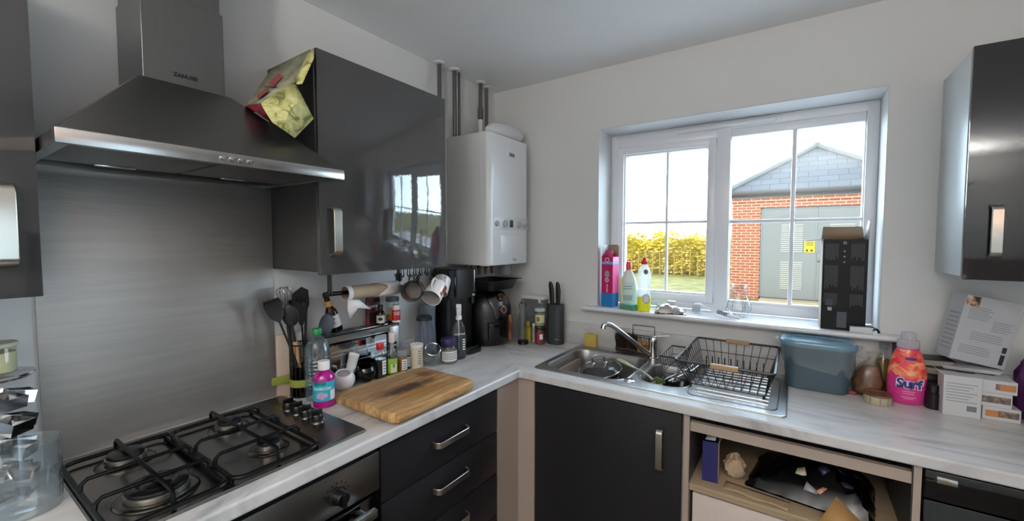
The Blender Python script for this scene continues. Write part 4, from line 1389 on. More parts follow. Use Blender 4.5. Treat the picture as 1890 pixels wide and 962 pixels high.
# tilted glass storage jar
t = thing('glass_jar', 'open glass jar tipped towards the room beside the salt tub', 'jar', (.206, -.765, Z0 + .016), rot=(.38, .58, 0))
t.scale = (.88, .88, .88)
lathe_part(t, 'jar_body', [(.020, 0), (.036, .006), (.042, .026), (.042, .070), (.036, .090), (.035, .100), (.039, .102), (.040, .108), (.037, .110), (.034, .108), (.0325, .100), (.034, .088), (.039, .068), (.039, .028), (.033, .009), (0, .006)], M_clear, 36, caps=(True, False))
b = MB().tube([(.0395 * math.cos(2 * PI * i / 32), .0395 * math.sin(2 * PI * i / 32), .109) for i in range(32)], .0022, 6, closed=True)
obj('rim_ring', b, M_chrome, t)

# toaster
ts = thing('toaster', 'long stainless steel toaster with a glass front against the wall', 'toaster', (.068, -1.045, Z0))
b = MB()
lp = rrect(.074, .386, .028, 6)
b.loft([[(x * s, y, z) for x, y in lp] for s, z in ((.94, .008), (1, .012), (1, .196), (.98, .203))])
obj('casing', b, pm('toaster_steel', (.64, .625, .60), .2, metal=1.0, var=.04, vscale=30, stretch=(1, 1, .1)), ts)
b = MB().plate([(x * .985, y * .99) for x, y in lp], [rrect(.014, .30, .006, 4, -.012, -.02), rrect(.014, .30, .006, 4, .014, -.02)], .2032, .2095)
obj('top_plate', b, M_black, ts)
b = MB()
for x in (-.012, .014):
    b.plate(rrect(.020, .306, .008, 4, x, -.02), [rrect(.0135, .299, .006, 4, x, -.02)], .2095, .2110)
obj('slot_trim', b, M_chrome, ts)
b = MB().box(-.030, .032, -.170, .150, .199, .2025)
obj('slot_floor', b, M_blackmatt, ts)
b = MB().box(-.034, .034, -.185, .185, 0, .010, .004)
obj('base', b, M_black, ts)
b = MB().plate(rrect(.288, .134, .014, 5, -.028, .112), [rrect(.272, .118, .010, 5, -.028, .112)], .0368, .0412, M=FACE_X)
fr = obj('window_frame', b, M_blackgloss, ts)
b = MB().box(.0372, .0385, -.163, .107, .054, .170)
obj('window_glass', b, pm('toaster_window', (.62, .63, .64), .10, metal=1.0, bump=.08, bscale=20), fr)
for z in (.140, .125, .085):
    b = MB().box(.0386, .0402, -.160, .104, z - .003, z + .003)
    obj('grill_bar', b, M_chrome, fr)
b = MB().box(.0368, .0385, .127, .176, .018, .195, .001)
cp = obj('control_panel', b, pm('panel_silver', (.80, .79, .78), .3, metal=.6), ts)
for z in (.120, .098, .076):
    b = MB().lathe([(.0075, 0), (.0075, .003), (.006, .0045), (0, .0048)], 18, M=T(.0385, .152, z) @ RY(PI / 2), caps=(True, False))
    obj('button', b, M_black, cp)
TZ = Z0 + .2112
# beer bottle leaning on top
t = thing('beer_bottle', 'brown glass bottle with a white label leaning on the left end of the toaster', 'bottle', (.075, -1.155, TZ + .007), rot=(.30, 0, 0))
M_beer = glass('amber_glass', (.32, .15, .05), 1.0, .03)
lathe_part(t, 'bottle_body', [(.018, 0), (.0235, .003), (.0235, .078), (.021, .092), (.012, .110), (.0105, .150), (.0118, .152), (.0118, .160), (.010, .161)], M_beer, caps=(True, False))
lathe_part(t, 'beer', [(.017, .003), (.0225, .005), (.0225, .020), (0, .020)], pm('beer_dark', (.10, .045, .02), .2), caps=(True, False))
lb = lathe_part(t, 'label', [(.0238, .024), (.0241, .025), (.0241, .073), (.0238, .074)], M_paper, caps=(False, False))
lines(lb, .0246, AH, [(.062, .003, .4, 0), (.050, .0015, .3, 0), (.042, .0015, .3, 0)])
o = lathe_part(t, 'neck_label', [(.0125, .112), (.0115, .135)], pm('neck_gold', '#b98e46', .45), caps=(False, False))
# dark red packet
t = thing('spice_packet', 'dark red food packet standing at the back of the toaster top', 'packet', (.052, -.968, TZ))
b = MB().loft([[(x, y, z) for x, y in rrect(d, .070, d * .45, 4)] for z, d in ((0, .024), (.02, .028), (.09, .026), (.118, .012), (.126, .003))])
pk = obj('pouch', b, ramp_mat('packet_red', [(.4, '#3a1516'), (.6, '#6b1f1d')], 18, rough=.35), t)
lettering('PAPRIKA', .015, T(.0150, 0, .082) @ FACE_X, M_paper, pk, bold=.0004)
b = MB().box(.0138, .0148, -.030, .030, .010, .055)
obj('pouch_panel', b, pm('packet_dark', '#241a1b', .5), pk)
# essence bottle
t = thing('essence_bottle', 'tiny brown essence bottle with a cream label in front of the red packet', 'bottle', (.088, -.955, TZ))
lathe_part(t, 'bottle_body', [(.016, 0), (.019, .003), (.019, .048), (.016, .058), (.009, .068), (.009, .072)], glass('brown_glass', (.10, .04, .02), 1.0, .03, .25, (.05, .02, .012)), caps=(True, False))
lathe_part(t, 'cap', [(.0115, .069), (.0115, .088), (.0105, .090)], M_black)
lb = band(t, 'label', .0192, .010, .044, AH, 1.1, pm('label_cream', '#d8d2c0', .6))
b = MB().lathe([(.010, 0), (.010, .0006)], 24, M=RZ(AH) @ T(.0196, 0, .028) @ RY(PI / 2) @ Matrix.Scale(.7, 4, (1, 0, 0)))
obj('label_mark', b, M_black, lb)
# glass jar with amber content
t = thing('clip_jar', 'glass jar with a little amber spice in it, standing on the toaster', 'jar', (.055, -.862, TZ))
lathe_part(t, 'jar_body', [(.026, 0), (.031, .004), (.031, .078), (.027, .088), (.027, .094)], M_clear, caps=(True, False))
lathe_part(t, 'contents', [(.025, .003), (.030, .006), (.030, .030), (0, .030)], pm('turmeric', '#b5761d', .8), caps=(True, False))
lathe_part(t, 'lid', [(.029, .092), (.0305, .094), (.0305, .110), (.028, .113), (.012, .116), (0, .116)], glass('grey_lid', (.50, .50, .48), .9, .1, .5, (.35, .35, .34)), caps=(True, False))
lb = band(t, 'label', .0312, .034, .066, AH - .2, .5, pm('label_tan', '#a9926a', .6))
# red and white tub
t = thing('stock_tub', 'small red and white stock tub on the right end of the toaster', 'tub', (.088, -.872 + .005, TZ))
t.location = (.098, -.878, TZ)
M_red = pm('stock_red', '#c01d24', .4)
lathe_part(t, 'tub_body', [(.017, 0), (.019, .002), (.019, .010)], M_wcap)
lathe_part(t, 'red_sleeve', [(.0192, .0102), (.0192, .056), (.018, .059)], M_red)
lathe_part(t, 'cap', [(.0175, .0592), (.0175, .078), (.016, .081)], M_wcap)
lb = band(t, 'label', .0194, .036, .050, AH + .15, .75, M_paper)
wrap_text(lb, 'OXO', .013, .0201, AH + .15, .0425, M_red, .0005)

# kitchen roll holder
kr = thing('kitchen_roll_holder', 'black kitchen roll holder hanging under the wall cupboard', 'holder', (.18, -1.10, 1.383))
b = MB().cyl((0, -.148, 0), (0, -.148, -.075), .008, n=14).lathe([(.018, 0), (.018, -.004)], 18, (0, -.148, 0))
b.tube([(.0, -.172, -.085), (0, -.160, -.085), (0, -.02, -.087), (0, .168, -.089)], .0085, 12)
b.ball((0, -.148, -.080), .011)
obj('arm', b, M_black, kr)
b = MB().cyl((0, .172, 0), (0, .172, -.098), .007, n=14).box(-.016, .016, .168, .178, -.062, -.028, .002).lathe([(.016, -.098), (.016, -.080)], 16, (0, .172, 0))
obj('end_bracket', b, M_black, kr)
rl = thing('kitchen_roll', 'nearly used up kitchen roll with a torn sheet on the black holder', 'kitchen roll', (.18, -1.062, 1.294))
M_core = pm('cardboard_tube', '#b09c82', .8, var=.06, vscale=30)
b = MB()
n = 28
lo_ = []
for r in (.028, .026):
    lo_.append(r)
b.loft([[(r * math.cos(2 * PI * i / n), y, r * math.sin(2 * PI * i / n)) for i in range(n)] for r, y in ((.0255, -.124), (.0275, -.124), (.0275, .124), (.0255, .124), (.0255, -.124))], (False, False))
obj('core', b, M_core, rl)
b = MB()
rows = []
for i in range(n + 1):
    a = 2 * PI * i / n
    edge = .012 + .034 * math.sin(a * 1.0 + 1.2) + .012 * math.sin(a * 3)
    rows.append((a, edge))
b.loft([[(.0287 * math.cos(a), e if k == 0 else .125, .0287 * math.sin(a)) for a, e in rows[:-1]] for k in (0, 1)], (False, False))
M_tissue = pm('tissue_white', '#eceaea', .85, bump=.15, bscale=180)
obj('paper', b, M_tissue, rl, solid=.0015)
b = MB()
b.loft([[(.0287 * math.cos(2 * PI * i / n), y, .0287 * math.sin(2 * PI * i / n)) for i in range(n)] for y in (-.125, -.105)], (False, False))
b.add([(.012, -.12, -.026), (.014, -.10, -.026), (.018, -.075, -.030), (.030, -.030, -.072), (.022, -.082, -.060), (.020, -.118, -.098), (.016, -.125, -.060)], [(0, 1, 2, 4), (2, 3, 4), (0, 4, 5, 6)])
obj('torn_sheet', b, M_tissue, rl, solid=.001)

# hook rail with mugs
hr = thing('mug_hook_rail', 'black wire mug hook rail under the right end of the wall cupboard', 'hook rail', (.235, -.885, 1.383))
b = MB()
for x in (-.012, .012):
    b.tube([(x, -.095, -.004), (x, .100, -.004)], .0022, 6)
for y in (-.095, .1):
    b.tube([(-.012, y, -.004), (.012, y, -.004)], .0022, 6)
obj('rail', b, M_wire, hr)
for i in range(6):
    for x in (-.012, .012):
        y = -.085 + i * .034
        b = MB().tube([(x, y, -.004), (x, y, -.030), (x + .003 * (1 if x > 0 else -1), y, -.037), (x + .010 * (1 if x > 0 else -1), y, -.040), (x + .016 * (1 if x > 0 else -1), y, -.036), (x + .018 * (1 if x > 0 else -1), y, -.026)], .0018, 6)
        obj('hook', b, M_wire, hr)
def mug(label, centre, axis, r, h, mat_out, mat_in, up=(0, 0, 1), hmat=None):
    """mug whose mouth faces along axis; handle on its local +X side"""
    t = thing('mug', label, 'mug', centre, group='mugs on the hook rail')
    t.rotation_mode = 'QUATERNION'
    q = Vector(axis).to_track_quat('Z', 'Y')
    spin = math.atan2((q @ Vector((0, 1, 0))).dot(Vector(up)), (q @ Vector((1, 0, 0))).dot(Vector(up)))
    t.rotation_quaternion = q @ RZ(spin).to_quaternion()
    lathe_part(t, 'mug_body', [(r * .86, -h / 2), (r * .97, -h / 2 + .004), (r, -h / 2 + .012), (r, h / 2 - .002), (r - .001, h / 2), (r - .0035, h / 2 - .001)], mat_out, 36, caps=(True, False))
    lathe_part(t, 'lining', [(r - .0035, h / 2 - .001), (r - .004, -h / 2 + .014), (r * .85, -h / 2 + .007), (0, -h / 2 + .006)], mat_in, 36, caps=(False, False))
    b = MB().tube([(r - .002, 0, h * .30), (r + .016, 0, h * .30), (r + .026, 0, h * .16), (r + .027, 0, -h * .06), (r + .020, 0, -h * .22), (r - .002, 0, -h * .28)], .0048, 10)
    obj('handle', b, hmat or mat_out, t)
    return t
M_wmug = pm('white_mug', '#e9e6e4', .18)
mug('dark grey mug hanging nearest the kitchen roll, mouth towards the camera', (.262, -.920, 1.283), (.62, -.78, .02), .044, .084, pm('dark_mug', (.06, .055, .055), .2), pm('dark_lining', (.42, .38, .37), .35), (.1, .5, 1))
mug('olive green mug hanging behind the dark grey one', (.165, -.835, 1.270), (.35, -.90, -.15), .041, .085, pm('olive_mug', '#74784e', .25), M_wmug)
m_ = mug('white mug with red and black pictures hanging mouth down at the front of the hooks', (.270, -.800, 1.266), (.30, -.80, -.52), .044, .092, M_wmug, pm('mug_lining', '#b9b4b1', .3), (.4, -.6, .8))
for a0, hw, z0_, z1_, c in ((1.25, .30, -.030, .016, M_black), (-1.35, .26, -.035, .012, pm('mug_red', '#8f2f2b', .3)), (-1.2, .2, .016, .032, M_red), (-1.95, .25, -.020, .022, pm('mug_brown', '#4b2c27', .3)), (2.2, .3, -.03, .03, pm('mug_red', '#8f2f2b', .3)), (3.0, .3, -.03, .02, M_black), (.65, .2, -.035, .0, pm('mug_brown', '#4b2c27', .3))):
    band(m_, 'picture', .0441, z0_, z1_, a0, hw, c)
mug('second white mug hanging behind the patterned mug, next to the coffee machine', (.210, -.700, 1.282), (.25, -.55, -.70), .040, .085, M_wmug, pm('mug_lining', '#b9b4b1', .3), (.3, .3, 1))

# blender
t = thing('blender', 'slate grey blender base column beside the coffee machine', 'blender', (.062, -.648, Z0))
M_bl = pm('blender_grey', '#76828a', .3)
lathe_part(t, 'motor_base', [(.043, 0), (.045, .004), (.043, .06), (.039, .16), (.0395, .235), (.041, .240), (.041, .256), (.037, .262), (0, .262)], M_bl, 36, caps=(True, False))
lathe_part(t, 'foot_ring', [(.046, .0), (.0465, .012), (.0445, .014)], M_black, 36)
t = thing('blender_cup', 'upturned clear plastic blender cup standing left of the grey blender column', 'cup', (.123, -.729, Z0))
lathe_part(t, 'cup_body', [(.050, .0), (.0505, .003), (.046, .10), (.036, .198)], glass('lilac_plastic', (.86, .86, .93), .9, .05, .12, (.7, .7, .78)), 36, caps=(False, False))
lathe_part(t, 'blade_cap', [(.034, .198), (.038, .200), (.038, .214), (.030, .222), (.012, .224), (0, .224)], pm('dark_cap', (.12, .12, .125), .35), 36, caps=(True, False))
b = MB()
for a in (-.9, .2, 1.4, 2.6, 3.8):
    b.tube([(.0505 * math.cos(a), .0505 * math.sin(a), .006), (.037 * math.cos(a), .037 * math.sin(a), .195)], .0018, 6)
obj('ribs', b, glass('lilac_plastic', (1, 1, 1)), t)

# purple lid jar
t = thing('spread_jar', 'glass jar with a dark purple lid and white label in front of the blender', 'jar', (.246, -.688, Z0))
lathe_part(t, 'jar_body', [(.034, 0), (.0385, .004), (.0385, .072), (.034, .082), (.031, .086)], M_clear, 32, caps=(True, False))
lathe_part(t, 'contents', [(.033, .003), (.0375, .006), (.0375, .066), (0, .066)], pm('grey_brown_paste', '#8d8677', .6), 32, caps=(True, False))
lathe_part(t, 'lid', [(.035, .084), (.0365, .087), (.0365, .116), (.035, .119)], pm('purple_lid', '#2d2350', .35), 32)
lb = band(t, 'label', .0387, .014, .060, AH + .1, 1.2, M_paper)
lines(lb, .0395, AH + .1, [(.052 - i * .007, .0012, .9 - .1 * (i % 3), -.05 * (i % 2)) for i in range(5)])
# spray bottle
t = thing('spray_bottle', 'clear spray bottle with a white trigger head and a little purple liquid', 'bottle', (.246, -.616, Z0))
def oval(prof, n=32):
    return MB().lathe(prof, n, caps=(True, False), sx=1.0, sy=1.0)
pr = [(.030, 0), (.0345, .004), (.0355, .08), (.035, .12), (.031, .155), (.022, .180), (.013, .192), (.012, .198)]
obj('bottle_body', MB().lathe(pr, 32, caps=(True, False), M=RZ(AH) @ Matrix.Diagonal((.72, 1.0, 1.0, 1.0))), M_clearp, t)
obj('liquid', MB().lathe([(.029, .003), (.0335, .006), (.034, .050), (0, .050)], 32, caps=(True, False), M=RZ(AH) @ Matrix.Diagonal((.70, .98, 1.0, 1.0))), glass('purple_liquid', (.42, .32, .45), .6, .05, .15, (.3, .2, .32)), t)
lb = obj('label', MB().loft([[(math.cos(a) * .0365 * .74, math.sin(a) * .0365, z) for a in [-.75 + 1.5 * i / 12 for i in range(13)]] for z in (.035, .118)], (False, False), closed=False, M=RZ(AH)), glass('label_film', (.55, .56, .62), .6, .1, .35, (.25, .26, .32)), t)
o = lettering('method', .016, RZ(AH) @ T(.0278, 0, .130) @ FACE_X, M_wcap, t)
b = MB()
for i in range(5):
    b.box(.0280, .0284, .014, .026, .050 + i * .012, .056 + i * .012, M=RZ(AH))
obj('print', b, M_wcap, lb)
b = MB().lathe([(.0145, .196), (.015, .200), (.015, .214), (.012, .218)], 24)
b.loft([[(x, y, z) for y, z in [(w, z0), (-w, z0), (-w, z1), (w, z1)]] for x, w, z0, z1 in ((-.020, .010, .244, .270), (-.005, .011, .216, .272), (.014, .010, .226, .276), (.034, .007, .258, .278), (.040, .006, .262, .276))], M=RZ(-1.0))
sh = obj('spray_head', b, M_wcap, t, bevel=.002)
b = MB().tube([(.020, 0, .262), (.030, 0, .245), (.031, 0, .226), (.026, 0, .216)], .0045, 8, M=RZ(-1.0))
obj('trigger', b, M_wcap, sh)
b = MB().tube([(0, 0, .01), (0, 0, .20)], .002, 6)
obj('dip_tube', b, M_wcap, t)

# coffee machine
t = thing('coffee_machine', 'tall black coffee machine below the boiler between blender and air fryer', 'coffee machine', (.095, -.503, Z0))
b = MB().loft([[(x, y, z) for x, y in rrect(.145, .195, .03, 5)] for z in (.012, .285)])
b.loft([[(x, y, z) for x, y in rrect(.165, .195, .045, 5, .01, 0)] for z in (.285, .435)] , M=None)
b.loft([[(x, y, z) for x, y in rrect(.165 - g, .195 - g, .045 - g / 3, 5, .01, 0)] for z, g in ((.435, 0), (.442, .008), (.445, .03))])
obj('body', b, M_black, t)
b = MB().loft([[(x, y, z) for x, y in rrect(.24, .15, .05, 6, .035, .015)] for z in (0, .022)])
b.loft([[(x, y, z) for x, y in rrect(.085, .13, .03, 6, .105, 0)] for z in (.022, .036)])
obj('drip_tray', b, M_blackgloss, t)
b = MB().cyl((.082, .072, .25), (.082, .072, .437), .014, n=20)
col = obj('brew_column', b, M_blackgloss, t)
b = MB().lathe([(.0145, .290), (.015, .292), (.015, .300), (.0145, .302)], 20, (.082, .072, 0), caps=(False, False))
b.box(.094, .097, .068, .076, .31, .435, .001)
obj('silver_trim', b, M_nickel, col)
b = MB()
for i in range(5):
    y = -.07 + i * .025
    b.box(.088, .0905, y - .005, y + .005, .30, .40, .001)
obj('tank_ribs', b, M_blackgloss, t)

# air fryer
t = thing('air_fryer', 'black rounded air fryer with copper dials and a copper-trimmed drawer handle', 'air fryer', (.160, -.268, Z0))
b = MB()
def fry(z):
    k = [(0, .105), (.02, .122), (.12, .130), (.20, .126), (.255, .112), (.290, .085), (.305, .045), (.309, .01)]
    for (z0, r0), (z1, r1) in zip(k[:-1], k[1:]):
        if z0 <= z <= z1:
            return r0 + (r1 - r0) * (z - z0) / (z1 - z0)
loops = []
for z in [0, .004, .02, .06, .12, .17, .20, .23, .255, .275, .290, .300, .306, .309]:
    r = fry(z) if z > .004 else fry(0) * (.94 if z == 0 else 1)
    loops.append([(r * math.cos(2 * PI * i / 40), r * math.sin(2 * PI * i / 40) * 1.06, z) for i in range(40)])
b.loft(loops)
obj('body', b, M_black, t, sharp=60)
# sloping silver fascia curving down the front
b = MB()
lp = []
FA = -.30
for z, hw, ex in ((.304, .36, .003), (.296, .62, .003), (.280, .72, .003), (.262, .66, .003), (.240, .52, .004), (.215, .42, .004), (.180, .34, .004), (.150, .30, .004)):
    r = fry(z) + ex
    lp.append([(r * math.cos(FA + hw * (2 * i / 12 - 1)), r * 1.06 * math.sin(FA + hw * (2 * i / 12 - 1)), z) for i in range(13)])
b.loft(lp, (False, False), closed=False)
fa = obj('fascia', b, pm('fascia_gunmetal', (.36, .36, .37), .25, metal=1.0), t, solid=.002)
M_copper = pm('copper_trim', (.80, .48, .36), .2, metal=1.0)
for z, a, tilt in ((.268, FA + .05, 1.0), (.205, FA + .02, .25)):
    r = fry(z) + .004
    Mk = T(r * math.cos(a), r * 1.06 * math.sin(a), z) @ RZ(a) @ RY(PI / 2 - tilt * .7)
    k = obj('dial', MB().lathe([(.020, 0), (.020, .010), (.018, .014), (0, .0145)], 24, caps=(True, False), M=Mk), M_black, t)
    obj('dial_ring', MB().lathe([(.0215, .001), (.0215, .005), (.019, .0155), (.0165, .0155)], 24, caps=(False, False), M=Mk), M_copper, k)
b = MB()
lp = []
for z in (.02, .05, .09, .125, .14):
    lp.append([((fry(z) + .004) * math.cos(a), (fry(z) + .004) * 1.06 * math.sin(a), z) for a in [FA + .62 * (2 * i / 14 - 1) for i in range(15)]])
b.loft(lp, (False, False), closed=False)
dr_ = obj('drawer', b, M_blackgloss, t, solid=.003)
Mh = RZ(FA + .12)
b = MB().box(.125, .178, -.020, .020, .050, .178, .010, M=Mh)
h = obj('handle', b, M_black, dr_)
b = MB().box(.1765, .1805, -.013, .013, .045, .182, .003, M=Mh)
obj('handle_trim', b, M_copper, h)
# roasting tin on the air fryer
t = thing('roasting_tin', 'dark grey roasting tin sitting on top of the air fryer', 'tin', (.165, -.250, Z0 + .3092))
b = MB().loft([[(x, y, z) for x, y in rrect(.17 + g, .215 + g * 1.2, .03, 5)] for z, g in ((0, 0), (.004, .008), (.052, .040), (.054, .080), (.0565, .080), (.055, .036), (.006, .002))])
obj('tin_body', b, pm('tin_grey', (.12, .12, .13), .35, metal=.3), t)
# glass carafe
t = thing('glass_carafe', 'slim clear glass carafe with a stopper and a dark base', 'carafe', (.350, -.196, Z0))
lathe_part(t, 'carafe_body', [(.029, .018), (.031, .022), (.031, .12), (.027, .165), (.016, .205), (.0135, .235), (.0145, .238)], glass('carafe_glass', (.82, .84, .84), 1.1, .02), 32, caps=(False, False))
lathe_part(t, 'base', [(.028, 0), (.0305, .002), (.0305, .020)], M_black, 32)
b = MB().lathe([(.012, .232), (.013, .244), (.011, .252), (.007, .258), (0, .259)], 20, caps=(True, False))
st = obj('stopper', b, pm('stopper_grey', (.30, .30, .30), .35), t)
b = MB().tube([(-.013, 0, .24), (-.024, -.006, .222), (-.022, -.005, .198)], .0022, 6).tube([(.013, 0, .24), (.020, .006, .215)], .0022, 6)
obj('wire_clip', b, M_wire, st)
# clear storage box behind
t = thing('storage_box', 'clear plastic storage box with a white lid behind the yellow bottle', 'box', (.345, -.061, Z0))
b = MB().loft([[(x, y, z) for x, y in rrect(.150 + g, .068, .015, 5)] for z, g in ((.0, -.02), (.005, -.012), (.245, .0))], (True, False))
obj('box_body', b, glass('milky_plastic', (.80, .80, .82), .7, .1, .25, (.55, .55, .57)), t)
b = MB().loft([[(x, y, z) for x, y in rrect(.165 + g, .078 + g, .016, 5)] for z, g in ((.245, 0), (.256, .004), (.262, -.006))])
ld_ = obj('lid', b, pm('lid_white', '#dadada', .4), t)
b = MB().box(.05, .066, -.046, -.041, .225, .262, .003)
obj('clip', b, pm('lid_white', '#c9c9c9', .4), ld_)
t = thing('mustard_bottle', 'small yellow squeezy bottle with a yellow cap', 'bottle', (.340, -.132, Z0))
lathe_part(t, 'bottle_body', [(.019, 0), (.0215, .003), (.0215, .072), (.017, .084), (.010, .088)], pm('mustard_yellow', '#b9ab2f', .4))
lathe_part(t, 'cap', [(.010, .088), (.012, .090), (.0115, .108), (.009, .118), (0, .119)], pm('cap_yellow', '#c6b62c', .4), caps=(True, False))
t = thing('seasoning_tube', 'small white seasoning tube between the yellow bottle and the stacked jars', 'tube', (.381, -.119, Z0))
lathe_part(t, 'tube_body', [(.014, 0), (.0155, .002), (.0155, .092), (.014, .094)], pm('tube_white', '#b9b3b8', .5))
lathe_part(t, 'cap', [(.0155, .0942), (.0155, .106), (.0145, .108)], M_wcap)
lines(t, .0158, -1.0, [(.08 - i * .012, .002, .6, 0) for i in range(6)])
t = thing('pickle_jar', 'lower jar of the stack of two, with dark red contents', 'jar', (.426, -.138, Z0), group='stacked jars by the knife block')
lathe_part(t, 'jar_body', [(.027, 0), (.030, .004), (.030, .080), (.026, .088)], M_clear, caps=(True, False))
lathe_part(t, 'contents', [(.026, .003), (.029, .006), (.029, .076), (0, .076)], pm('pickle_brown', '#5e3a30', .5, var=.3, vscale=90), caps=(True, False))
lathe_part(t, 'lid', [(.028, .086), (.0295, .088), (.0295, .100), (.028, .102)], pm('jar_lid_dark', '#3c3431', .35, metal=.6))
lb = band(t, 'label', .0302, .016, .070, -1.0, 1.0, pm('label_red', '#7e1f28', .5))
band(lb, 'label_badge', .0306, .030, .060, -.75, .3, M_paper)
t = thing('olive_jar', 'upper jar of the stack of two, with pale green contents and a pale lid', 'jar', (.426, -.138, Z0 + .1022), group='stacked jars by the knife block')
lathe_part(t, 'jar_body', [(.027, 0), (.030, .004), (.030, .078), (.026, .086)], M_clear, caps=(True, False))
lathe_part(t, 'contents', [(.026, .003), (.029, .006), (.029, .072), (0, .072)], pm('olive_yellow', '#9a9a4e', .5, var=.2, vscale=90), caps=(True, False))
lathe_part(t, 'lid', [(.028, .084), (.0300, .086), (.0300, .100), (.028, .102)], pm('jar_lid_pale', '#b9c6c6', .35))
lb = band(t, 'label', .0302, .022, .066, -1.0, .95, pm('label_pale', '#cfc9a8', .5))
band(lb, 'label_mark', .0306, .030, .056, -1.35, .3, pm('label_olive', '#6d6a35', .5))
# knife block
t = thing('knife_block', 'dark slate oval knife block in the corner', 'knife block', (.497, -.082, Z0))
b = MB().loft([[(x, y, z) for x, y in rrect(.100 + g, .074 + g, .034, 8)] for z, g in ((0, -.006), (.003, 0), (.222, 0), (.226, -.004))])
obj('block_body', b, pm('slate_plastic', (.16, .175, .18), .6, bump=.1, bscale=300), t)
b = MB().box(.018, .042, -.0385, -.0375, .030, .035)
obj('badge', b, M_nickel, t)
for x, y, tl, lab in ((-.022, .0, .04, 'left black kitchen knife in the knife block'), (.018, -.004, -.03, 'right black kitchen knife in the knife block')):
    k = thing('kitchen_knife', lab, 'knife', (.497 + x, -.082 + y, Z0 + .2262), rot=(0, tl * 0, .0), group='knives in the block')
    k.rotation_euler = (0, -tl, 0)
    b = MB().loft([[(dx + sx_ * w, sy_ * .0075, z) for sx_, sy_ in ((-1, -.6), (-.5, -1), (.5, -1), (1, -.6), (1, .6), (.5, 1), (-.5, 1), (-1, .6))] for z, w, dx in ((0, .009, 0), (.012, .011, 0), (.04, .0125, -.001), (.08, .0135, -.002), (.108, .012, -.005), (.122, .008, -.008), (.128, .003, -.010))])
    obj('handle', b, M_nylon, k, sharp=60)

# wooden chopping boards
M_board = ramp_mat('board_wood', [(.25, '#7a5231'), (.42, '#a87c4d'), (.55, '#c09a68'), (.75, '#d3b384')], 7, (14, 1.0, 6), .5, 6, .6, bump=.05)
o = obj('chopping_board', MB().box(-.15, .15, -.180, .180, 0, .012, .003), pm('light_board', '#c9a877', .5, var=.08, vscale=6, stretch=(8, .6, 1)))
o.location = (.345, -1.100, Z0)
tag(o, 'thin light wooden board underneath the thick chopping board', 'chopping board')
cb = thing('chopping_board', 'thick acacia chopping board with burn stains on the worktop edge', 'chopping board', (.452, -1.106, Z0 + .0122))
b = MB()
b.loft([[(x, y, z) for x, y in rrect(.304 - g, .386 - g, .024, 6)] for z, g in ((0, .004), (.003, 0), (.030, 0), (.033, .004))])
bd = obj('board', b, M_board, cb)
_n = M_board.node_tree
_bs = _n.nodes['Principled BSDF']
_src = _bs.inputs['Base Color'].links[0].from_socket
_tc = _n.nodes.new('ShaderNodeTexCoord')
_sp = _n.nodes.new('ShaderNodeSeparateXYZ')
_n.links.new(_tc.outputs['Object'], _sp.inputs[0])
# stave tints: one tone per glued strip
_m1 = _n.nodes.new('ShaderNodeMath'); _m1.operation = 'MULTIPLY'; _m1.inputs[1].default_value = 17.0
_m2 = _n.nodes.new('ShaderNodeMath'); _m2.operation = 'FLOOR'
_wn = _n.nodes.new('ShaderNodeTexWhiteNoise'); _wn.noise_dimensions = '1D'
_n.links.new(_sp.outputs['X'], _m1.inputs[0]); _n.links.new(_m1.outputs[0], _m2.inputs[0]); _n.links.new(_m2.outputs[0], _wn.inputs['W'])
_mr = _n.nodes.new('ShaderNodeMapRange'); _mr.inputs['To Min'].default_value = .72; _mr.inputs['To Max'].default_value = 1.12
_n.links.new(_wn.outputs['Value'], _mr.inputs[0])
_hsv = _n.nodes.new('ShaderNodeHueSaturation')
_n.links.new(_src, _hsv.inputs['Color']); _n.links.new(_mr.outputs[0], _hsv.inputs['Value'])
# scorch stains
def _stain(cx, cy, rx, ry, col, amt, prev):
    mp = _n.nodes.new('ShaderNodeMapping')
    mp.inputs['Location'].default_value = (-cx / rx, -cy / ry, 0)
    mp.inputs['Scale'].default_value = (1 / rx, 1 / ry, 0)
    _n.links.new(_tc.outputs['Object'], mp.inputs[0])
    ln = _n.nodes.new('ShaderNodeVectorMath'); ln.operation = 'LENGTH'
    _n.links.new(mp.outputs[0], ln.inputs[0])
    ns = _n.nodes.new('ShaderNodeTexNoise'); ns.inputs['Scale'].default_value = 26; ns.inputs['Detail'].default_value = 5
    _n.links.new(_tc.outputs['Object'], ns.inputs['Vector'])
    ad = _n.nodes.new('ShaderNodeMath'); ad.operation = 'ADD'
    _n.links.new(ln.outputs['Value'], ad.inputs[0]); _n.links.new(ns.outputs[0], ad.inputs[1])
    rg = _n.nodes.new('ShaderNodeMapRange'); rg.interpolation_type = 'SMOOTHSTEP'
    rg.inputs['From Min'].default_value = 1.65; rg.inputs['From Max'].default_value = .75
    rg.inputs['To Min'].default_value = 0; rg.inputs['To Max'].default_value = amt
    _n.links.new(ad.outputs[0], rg.inputs[0])
    mx = _n.nodes.new('ShaderNodeMix'); mx.data_type = 'RGBA'; mx.inputs['B'].default_value = lin(col)
    _n.links.new(rg.outputs[0], mx.inputs['Factor']); _n.links.new(prev, mx.inputs['A'])
    return mx.outputs['Result']
_c = _stain(.055, .00, .06, .13, '#9a6a2c', .75, _hsv.outputs[0])
_c = _stain(-.035, -.06, .05, .09, '#7a4520', .7, _c)
_c = _stain(.0, -.01, .042, .17, '#2f1a10', .95, _c)
_c = _stain(-.075, .13, .045, .05, '#5a3018', .8, _c)
_c = _stain(-.11, -.02, .05, .16, '#8a6848', .6, _c)
_n.links.new(_c, _bs.inputs['Base Color'])

